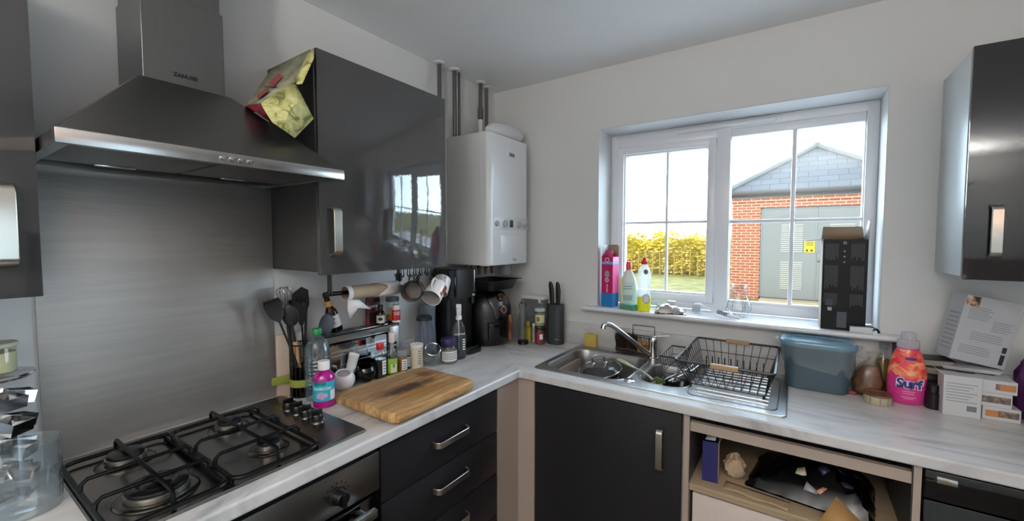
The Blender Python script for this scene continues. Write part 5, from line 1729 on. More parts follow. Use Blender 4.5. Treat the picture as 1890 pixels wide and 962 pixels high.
# ---- crushed box on the hood
cbx = thing('cardboard_box', 'crumpled yellow and red food box wedged on the hood beside the wall cupboard', 'box', (.30, -1.46, 1.93))
M_boxo = ramp_mat('box_print', [(.36, '#6f6f58'), (.5, '#8d8c72'), (.64, '#a5a084')], 22, rough=.6)
M_boxr = ramp_mat('box_red', [(.4, '#5d1422'), (.6, '#8a2233')], 40, rough=.6)
M_boxi = ramp_mat('box_yellow', [(.36, '#7d8045'), (.46, '#c9c57c'), (.6, '#dedb97'), (.75, '#eceac0')], 24, rough=.6, distortion=1.2)
V = Vector
bL, bTL, bTR, bBR, bBL = V((.26, -1.546, 1.900)), V((.20, -1.440, 2.058)), V((.303, -1.374, 2.116)), V((.345, -1.447, 1.983)), V((.345, -1.544, 1.893))
back = [q + V((-.07, .02, .0)) for q in (bL, bTL, bTR, bBR, bBL)]
back[2].y = -1.369
R2 = V((.330, -1.505, 1.846))
R3 = R2 + V((-.06, .012, .045))
def sheet(pts, name, mat, parent, th=.0015, faces=None, sharp=20):
    b = MB().add(pts, faces or [tuple(range(len(pts)))])
    return obj(name, b, mat, parent, world=True, solid=th, sharp=sharp)
tp_ = sheet([bL, bBL, bBR, bTR, bTL], 'front_panel', M_boxo, cbx, faces=[(0, 1, 2, 4), (2, 3, 4)])
sheet(back, 'back_panel', M_boxo, cbx, faces=[(0, 1, 2, 4), (2, 3, 4)])
sheet([bTL, bTR, back[2], back[1]], 'top_panel', M_boxo, cbx)
sheet([bL, bTL, back[1], back[0]], 'end_panel', M_boxo, cbx)
o = sheet([bL, bBL, R2, R3, back[0]], 'red_side', M_boxr, cbx, faces=[(0, 1, 2), (0, 2, 3), (0, 3, 4)])
o['label'] = 'dark red lower side'
UF1, UF2 = V((.345, -1.385, 2.076)), V((.372, -1.439, 1.974))
sheet([bBR, bTR, bTR + V((.030, -.004, -.010)), UF1, UF2, UF2 + V((-.006, -.012, -.004))], 'upper_flap', M_boxi, cbx)
LF1, LF2, LF3, LF4 = V((.370, -1.405, 1.878)), V((.385, -1.472, 1.803)), V((.395, -1.539, 1.832)), V((.368, -1.549, 1.873))
M1, M2, M3 = V((.388, -1.485, 1.885)), V((.366, -1.450, 1.915)), V((.396, -1.500, 1.850))
b = MB().add([bBL, bBR, LF1, LF2, LF3, LF4, M1, M2, M3], [(0, 1, 7, 6), (1, 2, 7), (2, 3, 8, 7), (7, 8, 6), (3, 4, 8), (4, 5, 6, 8), (5, 0, 6)])
o = obj('lower_flap', b, M_boxi, cbx, world=True, solid=.0015, sharp=12)
b = MB()
pn_ = (bBL - bL).cross(bTL - bL).normalized()
if pn_.x < 0: pn_ = -pn_
def pp(s, t): return bL.lerp(bTL, t).lerp(bBL.lerp(bBR, t), s) + pn_ * .0022
b.add([pp(.30, .25), pp(.55, .12), pp(.62, .42), pp(.40, .50)], [(0, 1, 2, 3)])
obj('red_print', b, pm('print_red', '#8a4446', .6), tp_, world=True)
b = MB().add([pp(.30, .62), pp(.62, .56), pp(.58, .95), pp(.36, .98)], [(0, 1, 2, 3)])
obj('red_print', b, pm('print_red', '#8a4446', .6), tp_, world=True)
b = MB().add([pp(.24, .50), pp(.28, .50), pp(.72, .60), pp(.68, .66)], [(0, 1, 2, 3)])
obj('print_line', b, pm('print_brown', '#4d3a36', .6), tp_, world=True)

# ---- rolled white pouch on the boiler
t = thing('rolled_pouch', 'white padded roll lying on top of the boiler', 'pouch', (.225, -.20, 2.070))
b = MB()
lp = []
for i, (y, r, dz) in enumerate(((-.155, .012, .030), (-.145, .022, .032), (-.120, .036, .036), (-.07, .042, .042), (0, .044, .044), (.07, .044, .044), (.115, .040, .042), (.135, .026, .040), (.140, .006, .040))):
    lp.append([(r * 1.25 * math.cos(2 * PI * k / 24) + .003 * math.sin(k * 1.7 + i), y, dz + r * math.sin(2 * PI * k / 24) * (1 + .04 * math.sin(3 * k + i))) for k in range(24)])
b.loft(lp)
obj('roll', b, pm('white_padding', '#d5d6d6', .6, bump=.2, bscale=40), t, sharp=80)
b = MB().cyl((0, -.168, .030), (0, -.152, .030), .010, n=14)
obj('end_cap', b, M_wcap, t)

# ---- left edge: carousel, candle jar, glasses
t = thing('pod_carousel', 'chrome carousel of little metal loops left of the splashback', 'carousel', (.118, -2.026, Z0))
b = MB().lathe([(.060, 0), (.060, .006), (.010, .010), (.008, .012), (.008, .270), (.012, .275)], 32)
obj('pole', b, M_chrome, t)
b = MB().lathe([(.010, .272), (.062, .274), (.068, .280), (.066, .284), (.060, .279), (0, .278)], 36, caps=(True, False))
obj('top_tray', b, M_chrome, t)
for k, z in enumerate((.225, .165, .105, .045)):
    for i in range(5):
        a = 2 * PI * i / 5 + .25 * k + .45
        M = RZ(a) @ T(.040, 0, z) @ RY(.25)
        loop = [(-.022, -.016), (.022, -.024), (.022, .024), (-.022, .016)]
        b = MB().loft([[(x * s, y * s, zz) for x, y in loop] for s, zz in ((.92, -.014), (1, -.014), (1, .014), (.92, .014), (.92, -.014))], (False, False), M=M)
        obj('pod_loop', b, M_chrome, t)
t = thing('candle_jar', 'small pale yellow candle jar on top of the chrome carousel', 'candle', (.122, -2.020, Z0 + .2845))
lathe_part(t, 'jar_body', [(.030, 0), (.034, .003), (.034, .060), (.033, .062)], glass('candle_glass', (.9, .9, .85), .9, .03), 32, caps=(True, False))
lathe_part(t, 'wax', [(.029, .004), (.033, .006), (.033, .050), (0, .050)], pm('candle_wax', '#d9d6b0', .6), 32, caps=(True, False))
lathe_part(t, 'lid', [(.035, .0625), (.038, .064), (.038, .070), (.036, .072)], pm('candle_lid', '#b9b9a0', .4), 32)
def tumbler(label, loc, r, h, tilt=(0, 0, 0)):
    t = thing('glass_tumbler', label, 'glass', loc, rot=tilt, group='glasses left of the hob')
    lathe_part(t, 'glass_body', [(r * .90, 0), (r * .95, .004), (r, h), (r - .0022, h + .001), (r - .003, h - .002), (r * .92 - .002, .016), (r * .5, .012), (0, .012)], glass('tumbler_glass', (.93, .955, .965), 1.4, .02, .02, (.75, .82, .88)), 48, caps=(True, False))
    return t
tumbler('large clear glass tumbler standing by the left end of the hob', (.245, -1.998, Z0), .058, .150)
tumbler('clear glass tumbler further left behind the large one, cut off by the frame', (.215, -2.135, Z0), .045, .13)

# ================================================================ THINGS ON THE WINDOW SILL
ZS = WZ0 + .0005
AW = -1.22      # angle from the sill to the camera
# pink and blue carton
t = thing('tall_carton', 'tall open pink and blue carton in the left corner of the sill', 'carton', (.778, .030, ZS), rz=-.10)
M_pink = pm('carton_pink', '#b5195f', .35)
M_pink2 = pm('carton_light_pink', '#e85a9c', .35)
M_blue = pm('carton_blue', '#1f6fae', .35)
def boxsides(x0, x1, y0, y1, z0, z1):
    return MB().loft([[(x0, y0, z), (x1, y0, z), (x1, y1, z), (x0, y1, z)] for z in (z0, z1)], (False, False))
b = MB().box(-.034, .034, -.034, .034, .075, .275)
cb_ = obj('carton_body', b, M_pink, t)
b = MB().box(-.0345, .0345, -.0345, .0345, 0, .075)
obj('blue_base', b, M_blue, t)
b = MB().box(.034, .0352, -.034, .034, .076, .274)
obj('pale_side', b, M_pink2, cb_)
b = MB().box(-.0352, .0358, -.0352, -.034, .234, .248).box(.034, .0358, -.0352, .0348, .234, .248)
obj('blue_stripe', b, pm('carton_stripe', '#7fa7d4', .4), cb_)
b = MB().add([(-.034, -.034, .275), (.034, -.034, .275), (.022, -.006, .310), (-.018, -.006, .312)], [(0, 1, 2, 3)])
obj('front_flap', b, M_pink, t, solid=.0012)
b = MB().add([(-.034, .034, .275), (.034, .034, .275), (.034, .036, .335), (.020, .036, .342), (-.030, .036, .340)], [(0, 1, 2, 3, 4)])
obj('back_flap', b, pm('carton_inside', '#8b7360', .7), t, solid=.0012)
b = MB().add([(-.034, -.034, .275), (-.034, .034, .275), (-.036, .03, .338), (-.036, -.02, .335)], [(0, 1, 2, 3)])
obj('side_flap', b, M_paper, t, solid=.0012)
M_pw = pm('print_white', '#e9e4ea', .5)
b = MB().lathe([(.013, 0), (.013, .0005), (.009, .0006), (.009, .0001)], 24, caps=(False, False), M=T(0, -.0352, .258) @ RX(PI / 2))
b.lathe([(.011, 0), (.011, .0006), (.006, .0006), (.006, 0)], 24, caps=(False, False), M=T(0, -.0346, .148) @ RX(PI / 2))
obj('printed_rings', b, M_pw, cb_)
b = MB().loft([[(x, -.0346, z) for x, z in rrect(.028, .038, .013, 6, 0, .180)], [(x, -.0350, z) for x, z in rrect(.026, .036, .012, 6, 0, .180)]])
obj('printed_capsule', b, pm('print_grey', '#9aa0a8', .4), cb_)
lettering('deodoriser', .017, T(0, -.0346, .104) @ FACE_NY @ RZ(PI / 2), M_pw, cb_, sx=.62)
# washing up bottles
t = thing('washing_up_bottle', 'wide white washing-up bottle with a red cap standing behind the yellow one', 'bottle', (.862, .095, ZS))
Mo = RZ(AW + PI / 2) @ Matrix.Diagonal((1.0, .58, 1.0, 1.0))
lathe_part(t, 'bottle_body', [(.040, 0), (.047, .004), (.050, .05), (.048, .10), (.038, .15), (.024, .188), (.014, .202), (.013, .208)], pm('milky_white', (.78, .84, .82), .3, trans=.0), 36, M=Mo)
lathe_part(t, 'cap', [(.0145, .204), (.015, .208), (.015, .232), (.012, .240), (.0125, .248)], pm('cap_red', '#c92a33', .35))
b = MB().loft([[(math.cos(a) * .0505 * s, math.sin(a) * .0505 * s, z) for a in [-PI / 2 - .75 + 1.5 * i / 12 for i in range(13)]] for z, s in ((.025, .99), (.05, 1.0), (.10, .965), (.135, .86))], (False, False), closed=False, M=Mo)
lb = obj('label', b, pm('label_mint', (.72, .80, .79), .4), t)
b = MB()
for i, (w, z) in enumerate(((.030, .112), (.034, .098), (.036, .060), (.036, .052), (.034, .044), (.030, .036))):
    b.box(-w * .8, w * .6, -.0516, -.0512, z - .002, z + .002, M=Mo)
obj('print', b, pm('print_slate', '#6f858c', .5), lb)
t = thing('washing_up_bottle', 'clear waisted washing-up bottle with a red cap and bright yellow liquid', 'bottle', (.985, -.018, ZS))
pr = [(.027, 0), (.032, .004), (.0335, .03), (.033, .075), (.0295, .105), (.030, .125), (.0345, .160), (.034, .190), (.027, .218), (.016, .236), (.013, .242), (.013, .247)]
Mf = RZ(AW + PI / 2) @ Matrix.Diagonal((1.0, .72, 1.0, 1.0))
lathe_part(t, 'bottle_body', pr, glass('cloudy_plastic', (.92, .94, .93), .9, .05, .50, (.88, .90, .89)), 36, caps=(True, False), M=Mf)
lathe_part(t, 'liquid', [(.0272, -.0001), (.0325, .004), (.0341, .03), (.0338, .070), (.0300, .074)], pm('yellow_liquid', '#f0f21c', .15, coat=.3), 36, caps=(True, False), M=Mf)
lathe_part(t, 'cap', [(.0155, .243), (.0165, .246), (.0165, .258), (.009, .266), (.008, .276), (.0065, .279)], MATS['cap_red'])
b = MB().loft([[(x * .9, -.0255 + (.010 * (x / .03) ** 2), z) for x, z in rrect(.036, .046, .018, 8, .010, .066)], [(x * .9, -.0260 + (.010 * (x / .03) ** 2), z) for x, z in rrect(.036, .046, .018, 8, .010, .066)]], M=RZ(AW + PI / 2))
lb = obj('label', b, M_paper, t)
b = MB().tube([(x * .9, -.0262 + (.010 * (x / .03) ** 2), z) for x, z in rrect(.036, .046, .018, 8, .010, .066)], .0016, 6, closed=True, M=RZ(AW + PI / 2))
obj('label_border', b, pm('border_grey', '#59646e', .5), lb)
b = MB().ball((.006, -.030, .205), .011, .004, .013, M=RZ(AW + PI / 2))
obj('neck_badge', b, MATS['border_grey'], t)
# sponge scourer and little bits
o = obj('sponge', MB().box(-.045, .045, -.030, .030, 0, .030, .006), pm('sponge_green', '#5f9a80', .95, bump=.6, bscale=120, var=.08, vscale=60))
o.location = (.905, -.012, ZS)
o.rotation_euler = (0, 0, -.35)
tag(o, 'green sponge lying on the sill left of the yellow washing-up liquid', 'sponge')
t = thing('dish_stick', 'thin yellow stick brush leaning beside the pink carton', 'brush', (.838, .055, ZS), rot=(-.05, -.03, 0))
b = MB().tube([(0, 0, 0), (0, 0, .10), (-.006, 0, .125), (-.004, 0, .145)], [.0055, .005, .005, .006], 10)
b.ball((-.004, 0, .15), .009, .009, .011)
obj('stick', b, pm('soft_yellow', '#d9d07a', .5), t)
t = thing('coiled_cable', 'grey-white coiled cable with a plug behind the foil packet', 'cable', (1.062, .085, ZS))
b = MB()
pts = []
for i in range(80):
    a = i / 80 * 6 * PI
    r = .036 + .006 * math.sin(a * .7)
    pts.append((r * math.cos(a), r * .6 * math.sin(a), .0035 + .018 * i / 80 + .004 * math.sin(a * 1.3)+ .003))
b.tube(pts, .0032, 6)
obj('cord', b, pm('cable_grey', '#a9adb3', .4), t)
b = MB().box(.015, .060, -.02, .012, .027, .050, .006)
obj('plug', b, pm('plug_grey', '#c9ccd0', .4), t)
# foil packet
t = thing('foil_packet', 'crumpled silver foil packet lying in the middle of the sill', 'packet', (1.115, -.006, ZS), rz=.25)
random.seed(11)
hh = {}
b = MB()
def foil(u, v):
    x, y = (u - .5) * .150, (v - .5) * .088
    e = min(u, 1 - u, v, 1 - v)
    k = (round(u, 3), round(v, 3))
    if k not in hh:
        hh[k] = random.uniform(-.004, .004)
    z = .004 + .040 * min(1, e * 3.2) ** .6 * (.75 + .25 * math.sin(u * 5)) + hh[k]
    return (x + hh[k] * .8, y + hh[k] * .5, max(.0015, z))
b.grid(foil, 16, 10)
b.grid(lambda u, v: ((u - .5) * .150, (v - .5) * .088, .001), 2, 2)
obj('foil', b, pm('silver_foil', (.78, .76, .72), .2, metal=1.0), t, sharp=12)
# dish brush
t = thing('dish_brush', 'white dish brush with a ribbed grey grip lying across the sill', 'brush', (1.30, .035, ZS))
b = MB().tube([(-.085, .050, .040), (-.060, .038, .042), (-.045, .030, .036), (-.020, .018, .030), (.020, .000, .024), (.06, -.022, .016), (.10, -.046, .010), (.135, -.066, .008)], [.006, .009, .008, .005, .006, .008, .0085, .005], 12)
obj('handle', b, pm('brush_white', '#dfe2e6', .35), t)
for i in range(5):
    f = i / 4
    x = .035 + .040 * f
    b = MB().tube([(x - .002, -.008 - .024 * f, .022 - .006 * f), (x + .003, -.011 - .024 * f, .0212 - .006 * f)], .0098, 12)
    obj('grip_ring', b, pm('grip_grey', '#6f767e', .5), t)
b = MB()
for i in range(6):
    for j in range(4):
        x, y = -.092 + i * .008, .032 + j * .006 - (i - 3) * .003
        b.cyl((x, y, .036), (x - .004, y - .004, .004), .0022, .0026, 5)
o = obj('bristles', b, pm('bristle_white', '#cfd4d8', .6), t)
o['kind'] = 'stuff'
# faceted vase
t = thing('glass_vase', 'faceted clear glass vase with a narrow collar in front of the mullion', 'vase', (1.418, .062, ZS))
n = 8
def ring(r, z, off): return [(r * math.cos(2 * PI * (i + off) / n), r * math.sin(2 * PI * (i + off) / n), z) for i in range(n)]
b = MB()
R = [ring(.030, .0, 0), ring(.058, .040, .5), ring(.033, .128, 0), ring(.031, .140, 0), ring(.036, .158, 0), ring(.034, .1585, 0), ring(.029, .140, 0), ring(.031, .128, 0)]
vs = [p for r in R for p in r]
fs = [tuple(range(n - 1, -1, -1))]
for i in range(n):
    j = (i + 1) % n
    fs += [(i, j, n + i), (j, n + j, n + i), (n + i, n + j, 2 * n + j), (n + i, 2 * n + j, 2 * n + i)]
    for a in range(2, 7):
        fs.append((a * n + i, a * n + j, (a + 1) * n + j, (a + 1) * n + i))
b.add(vs, fs)
obj('vase_body', b, glass('vase_glass', (.95, .96, .96), 1.6, .01), t, sharp=10)
b = MB()
for i in range(n):
    j = (i + 1) % n
    for p, q in ((R[0][i], R[1][i]), (R[0][j], R[1][i]), (R[1][i], R[2][i]), (R[1][i], R[2][j]), (R[1][i], R[1][j])):
        b.tube([p, q], .0009, 5)
obj('facet_edges', b, glass('edge_glass', (.80, .83, .84), 1.6, .02), t)
# big black box
t = thing('appliance_box', 'tall open black printed cardboard box at the right end of the sill', 'box', (1.807, .030, ZS), rz=.03)
M_bbox = pm('black_card', (.028, .029, .036), .4, spec=.25)
M_kraft = pm('kraft_card', '#a58d6f', .8)
X_, Y_, HB = .0735, .055, .372
b = MB().plate(rrect(2 * X_, 2 * Y_, .002, 1), [rrect(2 * X_ - .008, 2 * Y_ - .008, .002, 1)], 0, HB)
b.box(-X_ + .002, X_ - .002, -Y_ + .002, Y_ - .002, .0, .004)
bx = obj('box_body', b, M_bbox, t)
b = MB().box(-X_ - .0012, -X_, -Y_, Y_, .001, HB)
o = obj('side_panel', b, pm('card_edge', '#9c8b76', .7), t)
b = MB().add([(-X_, Y_, HB), (X_, Y_, HB), (X_ - .006, Y_ + .012, HB + .055), (-X_ + .006, Y_ + .012, HB + .055)], [(0, 1, 2, 3)])
obj('back_flap', b, pm('flap_inside', '#8d7a66', .8), t, solid=.003)
b = MB().add([(X_, -Y_, HB), (X_, Y_, HB), (X_ + .010, Y_ - .01, HB + .078), (X_ + .006, -Y_ + .01, HB + .074)], [(0, 1, 2, 3)])
obj('right_flap', b, pm('flap_white', '#cfcac2', .7), t, solid=.003)
b = MB().add([(-X_, -Y_, HB), (-X_, Y_, HB), (-X_ - .060, Y_ - .01, HB - .004), (-X_ - .060, -Y_ + .01, HB - .006)], [(0, 1, 2, 3)])
obj('left_flap', b, MATS['flap_white'], t, solid=.003)
b = MB()
M_bprint = pm('grey_box_print', '#2a2c33', .4)
random.seed(5)
for col, (xa, xb) in enumerate(((-.066, -.020), (.020, .064))):
    for z0_, z1_ in ((.285, .355), (.165, .265), (.095, .150)):
        for i in range(8):
            xx = xa + (xb - xa) * i / 8
            h = (z1_ - z0_) * random.uniform(.75, 1)
            b.box(xx, xx + (xb - xa) / 8 * .62, -Y_ - .0007, -Y_, z1_ - h, z1_)
obj('printed_text', b, M_bprint, bx)
b = MB().box(-.052, -.038, -Y_ - .0008, -Y_, .078, .092)
for i in range(3):
    b.lathe([(.003, 0), (.003, .0006)], 10, M=T(-.002, -Y_, .280 + i * .022) @ RX(PI / 2))
b.lathe([(.006, 0), (.006, .0006), (.0035, .0006), (.0035, 0)], 16, caps=(False, False), M=T(-.002, -Y_, .358) @ RX(PI / 2))
obj('white_marks', b, pm('print_pale', '#9aa0a8', .5), bx)
b = MB().box(-.020, .012, -Y_ - .0006, -Y_, .01, .075).box(-.060, -.035, -Y_ - .0006, -Y_, .055 + .045, .125)
obj('grey_panel', b, pm('box_panel_grey', '#3d4650', .4), bx)
# charger plug
t = thing('charger', 'white plug adaptor with a short black lead at the right end of the sill', 'plug', (1.872, -.046, ZS))
b = MB().box(-.042, .030, -.012, .012, 0, .024, .003)
obj('adaptor', b, pm('plug_white', '#d5d6d9', .4), t)
b = MB().tube([(.028, 0, .014), (.040, 0, .020), (.048, .002, .014), (.050, .004, .005)], .0045, 8).tube([(-.03, .004, .025), (.0, .006, .028), (.03, .004, .026), (.045, .0, .020)], .002, 6)
obj('lead', b, M_black, t)

# ================================================================ THINGS ON THE RIGHT WORKTOP
AR = -1.68
t = thing('compost_caddy', 'blue-grey lidded food waste caddy with a clear liner overhanging its rim', 'caddy', (1.722, -.122, Z0))
M_cad = pm('caddy_blue_grey', '#3f525d', .42)
b = MB().loft([[(x, y, z) for x, y in rrect(w, d, r, 7)] for z, w, d, r in ((0, .195, .112, .035), (.004, .205, .120, .04), (.10, .222, .134, .05), (.172, .234, .142, .055))])
obj('tub', b, M_cad, t)
b = MB().loft([[(x, y, z) for x, y in rrect(w, d, r, 7)] for z, w, d, r in ((.170, .250, .152, .06), (.178, .258, .158, .06), (.190, .256, .156, .06), (.196, .244, .146, .055), (.194, .215, .118, .048), (.190, .205, .110, .045))])
obj('lid', b, pm('caddy_lid', '#64879a', .25, coat=.3), t)
M_liner = glass('liner_film', (.93, .95, .95), .8, .12, .28, (.62, .70, .74))
random.seed(3)
b = MB()
lo = rrect(.240, .148, .058, 9)
rows = []
N_ = len(lo)
drop = [(.110 if x > .04 else .075) * (.55 + .45 * abs(math.sin(i * .6))) if (x > .025 or x < -.06) else .012 for i, (x, y) in enumerate(lo)]
for k in range(5):
    f = k / 4
    rows.append([(x * (1.035 - .03 * f + .012 * math.sin(i * 1.9 + k)), y * (1.04 - .03 * f + .012 * math.sin(i * 2.3 + k)), .175 - drop[i] * f) for i, (x, y) in enumerate(lo)])
b.loft(rows, (False, False))
obj('liner', b, M_liner, t, sharp=80)
for s in (-1, 1):
    b = MB().tube([(s * .120, -.022, .168), (s * .136, -.014, .182), (s * .139, 0, .186), (s * .136, .014, .182), (s * .120, .022, .168)], .006, 8)
    obj('side_clip', b, M_liner, t)
# bread bag
t = thing('bread_bag', 'brown loaf in a clear bag slumped beside the blue-grey caddy', 'bag', (1.884, -.100, Z0))
t.scale = (.86, .86, 1)
random.seed(21)
b = MB()
lp = []
for z, rx, ry, dx in ((0, .046, .042, 0), (.015, .054, .050, 0), (.05, .055, .050, .002), (.09, .047, .042, .006), (.12, .030, .028, .012), (.140, .012, .012, .018), (.150, .018, .010, .020), (.165, .028, .008, .022)):
    lp.append([(dx + rx * (1 + .10 * math.sin(5 * a + z * 60)) * math.cos(a), ry * (1 + .10 * math.sin(4 * a + z * 45)) * math.sin(a), z) for a in [2 * PI * i / 28 for i in range(28)]])
b.loft(lp)
obj('bag_film', b, glass('bag_film', (.92, .90, .86), 1.2, .10, .10, (.7, .62, .5)), t, sharp=80)
b = MB()
b.loft([[(p[0] * .92, p[1] * .92, p[2] * .88 + .002) for p in l] for l in lp[:5]])
obj('loaf', b, ramp_mat('crust_brown', [(.35, '#5a3524'), (.6, '#8d5e36'), (.75, '#b98b52')], 18, rough=.6), t, sharp=80)
b = MB().box(-.068, -.038, -.050, -.030, .0, .012, .004)
obj('red_seal', b, pm('seal_red', '#8f2b35', .5), t)
# oil bottle
t = thing('oil_bottle', 'clear bottle of golden oil standing behind the loaf under the sill end', 'bottle', (1.937, -.047, Z0))
lathe_part(t, 'bottle_body', [(.022, 0), (.025, .004), (.025, .11), (.018, .14), (.012, .152), (.0115, .175)], M_clear, caps=(True, False))
lathe_part(t, 'oil', [(.021, .003), (.024, .006), (.024, .108), (.015, .135), (0, .135)], pm('golden_oil', '#8d6a25', .2), caps=(True, False))
lathe_part(t, 'cap', [(.0135, .172), (.014, .175), (.014, .196), (.012, .198)], glass('clear_cap', (.8, .82, .82), 1.0, .1, .3, (.6, .62, .62)))
# tin of pale tape
t = thing('round_tin', 'low round cream tin with a brown top in front of the loaf', 'tin', (1.905, -.188 - .006, Z0))
lathe_part(t, 'tin_body', [(.039, 0), (.0405, .002), (.0405, .028), (.039, .030)], pm('tin_cream', '#b3a88f', .5), 36)
lathe_part(t, 'lid', [(.0415, .0302), (.0425, .032), (.0415, .037), (.030, .037), (.028, .034), (0, .034)], pm('tin_brown', '#6f4a33', .4), 36, caps=(True, False))
b = MB()
for a in (-2.2, -1.5, -.9):
    b.box(.0404, .0408, -.0008, .0008, .002, .028, M=RZ(a))
obj('seams', b, pm('tin_seam', '#4c4438', .6), t)
# fabric conditioner
t = thing('fabric_conditioner', 'pink fabric conditioner bottle with a frosted white cap and flower artwork', 'bottle', (1.994, -.125, Z0))
M_surf = ramp_mat('flower_print', [(.30, '#b4153f'), (.42, '#e0394f'), (.5, '#f07a4c'), (.58, '#f5b98a'), (.66, '#e8566f'), (.75, '#f3d3b5')], 16, rough=.3, distortion=1.5, coat=.3)
M_surfp = pm('conditioner_pink', '#d23a8a', .3, coat=.2)
def oval_loop(rx, ry, z, n=36): return [(rx * math.cos(2 * PI * i / n), ry * math.sin(2 * PI * i / n) * (1 - .15 * abs(math.cos(2 * PI * i / n))), z) for i in range(n)]
prf = [(.046, .032, 0), (.052, .037, .004), (.055, .040, .04), (.0565, .041, .080), (.054, .039, .115), (.047, .035, .155), (.038, .030, .185), (.030, .026, .200), (.026, .024, .204)]
obj('bottle_body', MB().loft([oval_loop(*q) for q in prf]), M_surfp, t, sharp=60)
def front_patch(z0, z1, amp, ex, n=20, m=12, half=1.45):
    def sect(z):
        for (a0, b0, q0), (a1, b1, q1) in zip(prf[:-1], prf[1:]):
            if q0 <= z <= q1:
                f = (z - q0) / (q1 - q0)
                return a0 + (a1 - a0) * f, b0 + (b1 - b0) * f
        return prf[-1][:2]
    B = MB()
    def fn(u, v):
        a = -PI / 2 - half + 2 * half * u
        z = z0 + (z1 - z0) * v + (amp * math.sin(u * 7) * (1 - v))
        rx, ry = sect(z)
        return ((rx + ex) * math.cos(a), (ry + ex) * math.sin(a) * (1 - .15 * abs(math.cos(a))), z)
    B.grid(fn, n, m)
    return B
art = obj('flower_label', front_patch(.098, .198, .006, .0006), M_surf, t, sharp=60)
lettering('Surf', .046, T(0, -.0412, .078) @ FACE_NY, pm('logo_navy', '#27246f', .35), t, bold=.0016, sx=.92, depth=.0012)
lettering('Surf', .046, T(0, -.0402, .078) @ FACE_NY, pm('logo_white', '#f0d8e6', .4), t, name='lettering_outline', bold=.0042, sx=.92, depth=.0010)
b = MB()
for w, z in ((.030, .050), (.026, .042), (.034, .030), (.022, .024)):
    b.box(-w * .6, w * .6, -.0407, -.0400, z - .0012, z + .0012)
obj('small_print', b, pm('pale_pink_print', '#f2a7cf', .4), t)
b = MB().ball((.004, -.0315, .168), .016, .004, .006)
obj('badge', b, pm('badge_navy', '#3a3478', .35), t)
M_frost = glass('frosted_white', (.9, .9, .92), .9, .15, .72, (.82, .82, .86))
b = MB().loft([oval_loop(*q) for q in ((.0305, .0265, .202), (.032, .028, .206), (.0315, .0275, .228), (.029, .026, .232), (.022, .020, .233), (.0215, .0195, .252), (.019, .017, .258), (.006, .006, .260))])
obj('cap', b, M_frost, t, sharp=50)
# dark things behind the conditioner
t = thing('tablet_case', 'black flat case leaning on the wall behind the fabric conditioner', 'case', (1.996, -.045, Z0), rot=(-.07, 0, 0))
b = MB().box(-.030, .030, -.010, .008, 0, .222, .004)
obj('case', b, pm('black_leather', (.03, .03, .032), .55, bump=.2, bscale=200), t)
t = thing('cookery_book', 'upper dark book of the pile beside the fabric conditioner', 'book', (2.072, -.062, Z0 + .1382), rz=.12, group='dark books behind the white box')
def book(t, w, d, h, mc):
    b = MB().box(-w / 2, w / 2, -d / 2, d / 2, 0, .003).box(-w / 2, w / 2, -d / 2, d / 2, h - .003, h).box(-w / 2, -w / 2 + .004, -d / 2, d / 2, 0, h)
    obj('cover', b, mc, t)
    b = MB().box(-w / 2 + .004, w / 2 - .004, -d / 2 + .004, d / 2 - .004, .0032, h - .0032)
    obj('pages', b, pm('page_block', '#8f8a80', .8), t)
M_bk1, M_bk2 = pm('book_black', (.035, .034, .036), .45), pm('book_brown', (.07, .055, .05), .5)
book(t, .10, .085, .026, M_bk1)
t = thing('cookery_book', 'lower dark book of the pile beside the fabric conditioner', 'book', (2.078, -.066, Z0 + .1101), rz=-.05, group='dark books behind the white box')
book(t, .11, .090, .0278, M_bk2)
o = obj('storage_tin', MB().loft([[(x, y, z) for x, y in rrect(.085 + g, .070 + g, .012, 5)] for z, g in ((0, -.004), (.003, 0), (.085, 0), (.087, .004), (.107, .004), (.1095, 0))]), pm('dark_red_tin', (.085, .045, .045), .35))
o.location = (2.083, -.070, Z0)
tag(o, 'dark square tin carrying the two dark books beside the fabric conditioner', 'tin')
o = obj('small_pot', MB().lathe([(.020, 0), (.022, .003), (.022, .055), (.017, .060), (.017, .066), (.019, .066), (.019, .085), (.017, .087)], 24), pm('pot_dark', (.05, .045, .05), .3))
o.location = (2.062, -.145 - .002, Z0)
tag(o, 'small dark pot between the fabric conditioner and the white box', 'pot')
# white boxes
M_wbox = pm('box_white', '#c9c9cb', .5)
M_wprint = pm('box_print_grey', '#8e9196', .6)
def carton(name, label, loc, w, d, h, rz, mat, group=None, rot=None):
    t = thing(name, label, 'box', loc, rz, group, rot)
    return t, obj('carton', MB().box(-w / 2, w / 2, -d / 2, d / 2, 0, h, .0012, 1), mat, t)
t, c = carton('white_box', 'upright white cardboard box with lines of small print, front of the right-hand pile', (2.121, -.168, Z0), .094, .055, .138, .06, M_wbox)
b = MB()
for i in range(7):
    b.box(-.040, .036 - .010 * (i % 3), -.0281, -.0275, .110 - i * .010, .1125 - i * .010)
obj('print', b, M_wprint, c)
b = MB().box(.012, .036, -.0281, -.0275, .022, .040)
obj('stamp', b, pm('stamp_grey', '#6f7277', .6), c)
b = MB().add([(-.047, -.0275, .138), (-.047, .0275, .138), (-.062, .026, .152), (-.062, -.026, .150)], [(0, 1, 2, 3)])
obj('flap', b, M_paper, t, solid=.001)
M_orange = pm('print_orange', '#b97a45', .5)
M_photo = ramp_mat('print_food', [(.4, '#4b4340'), (.55, '#76655a'), (.65, '#a88b6f')], 60, rough=.5)
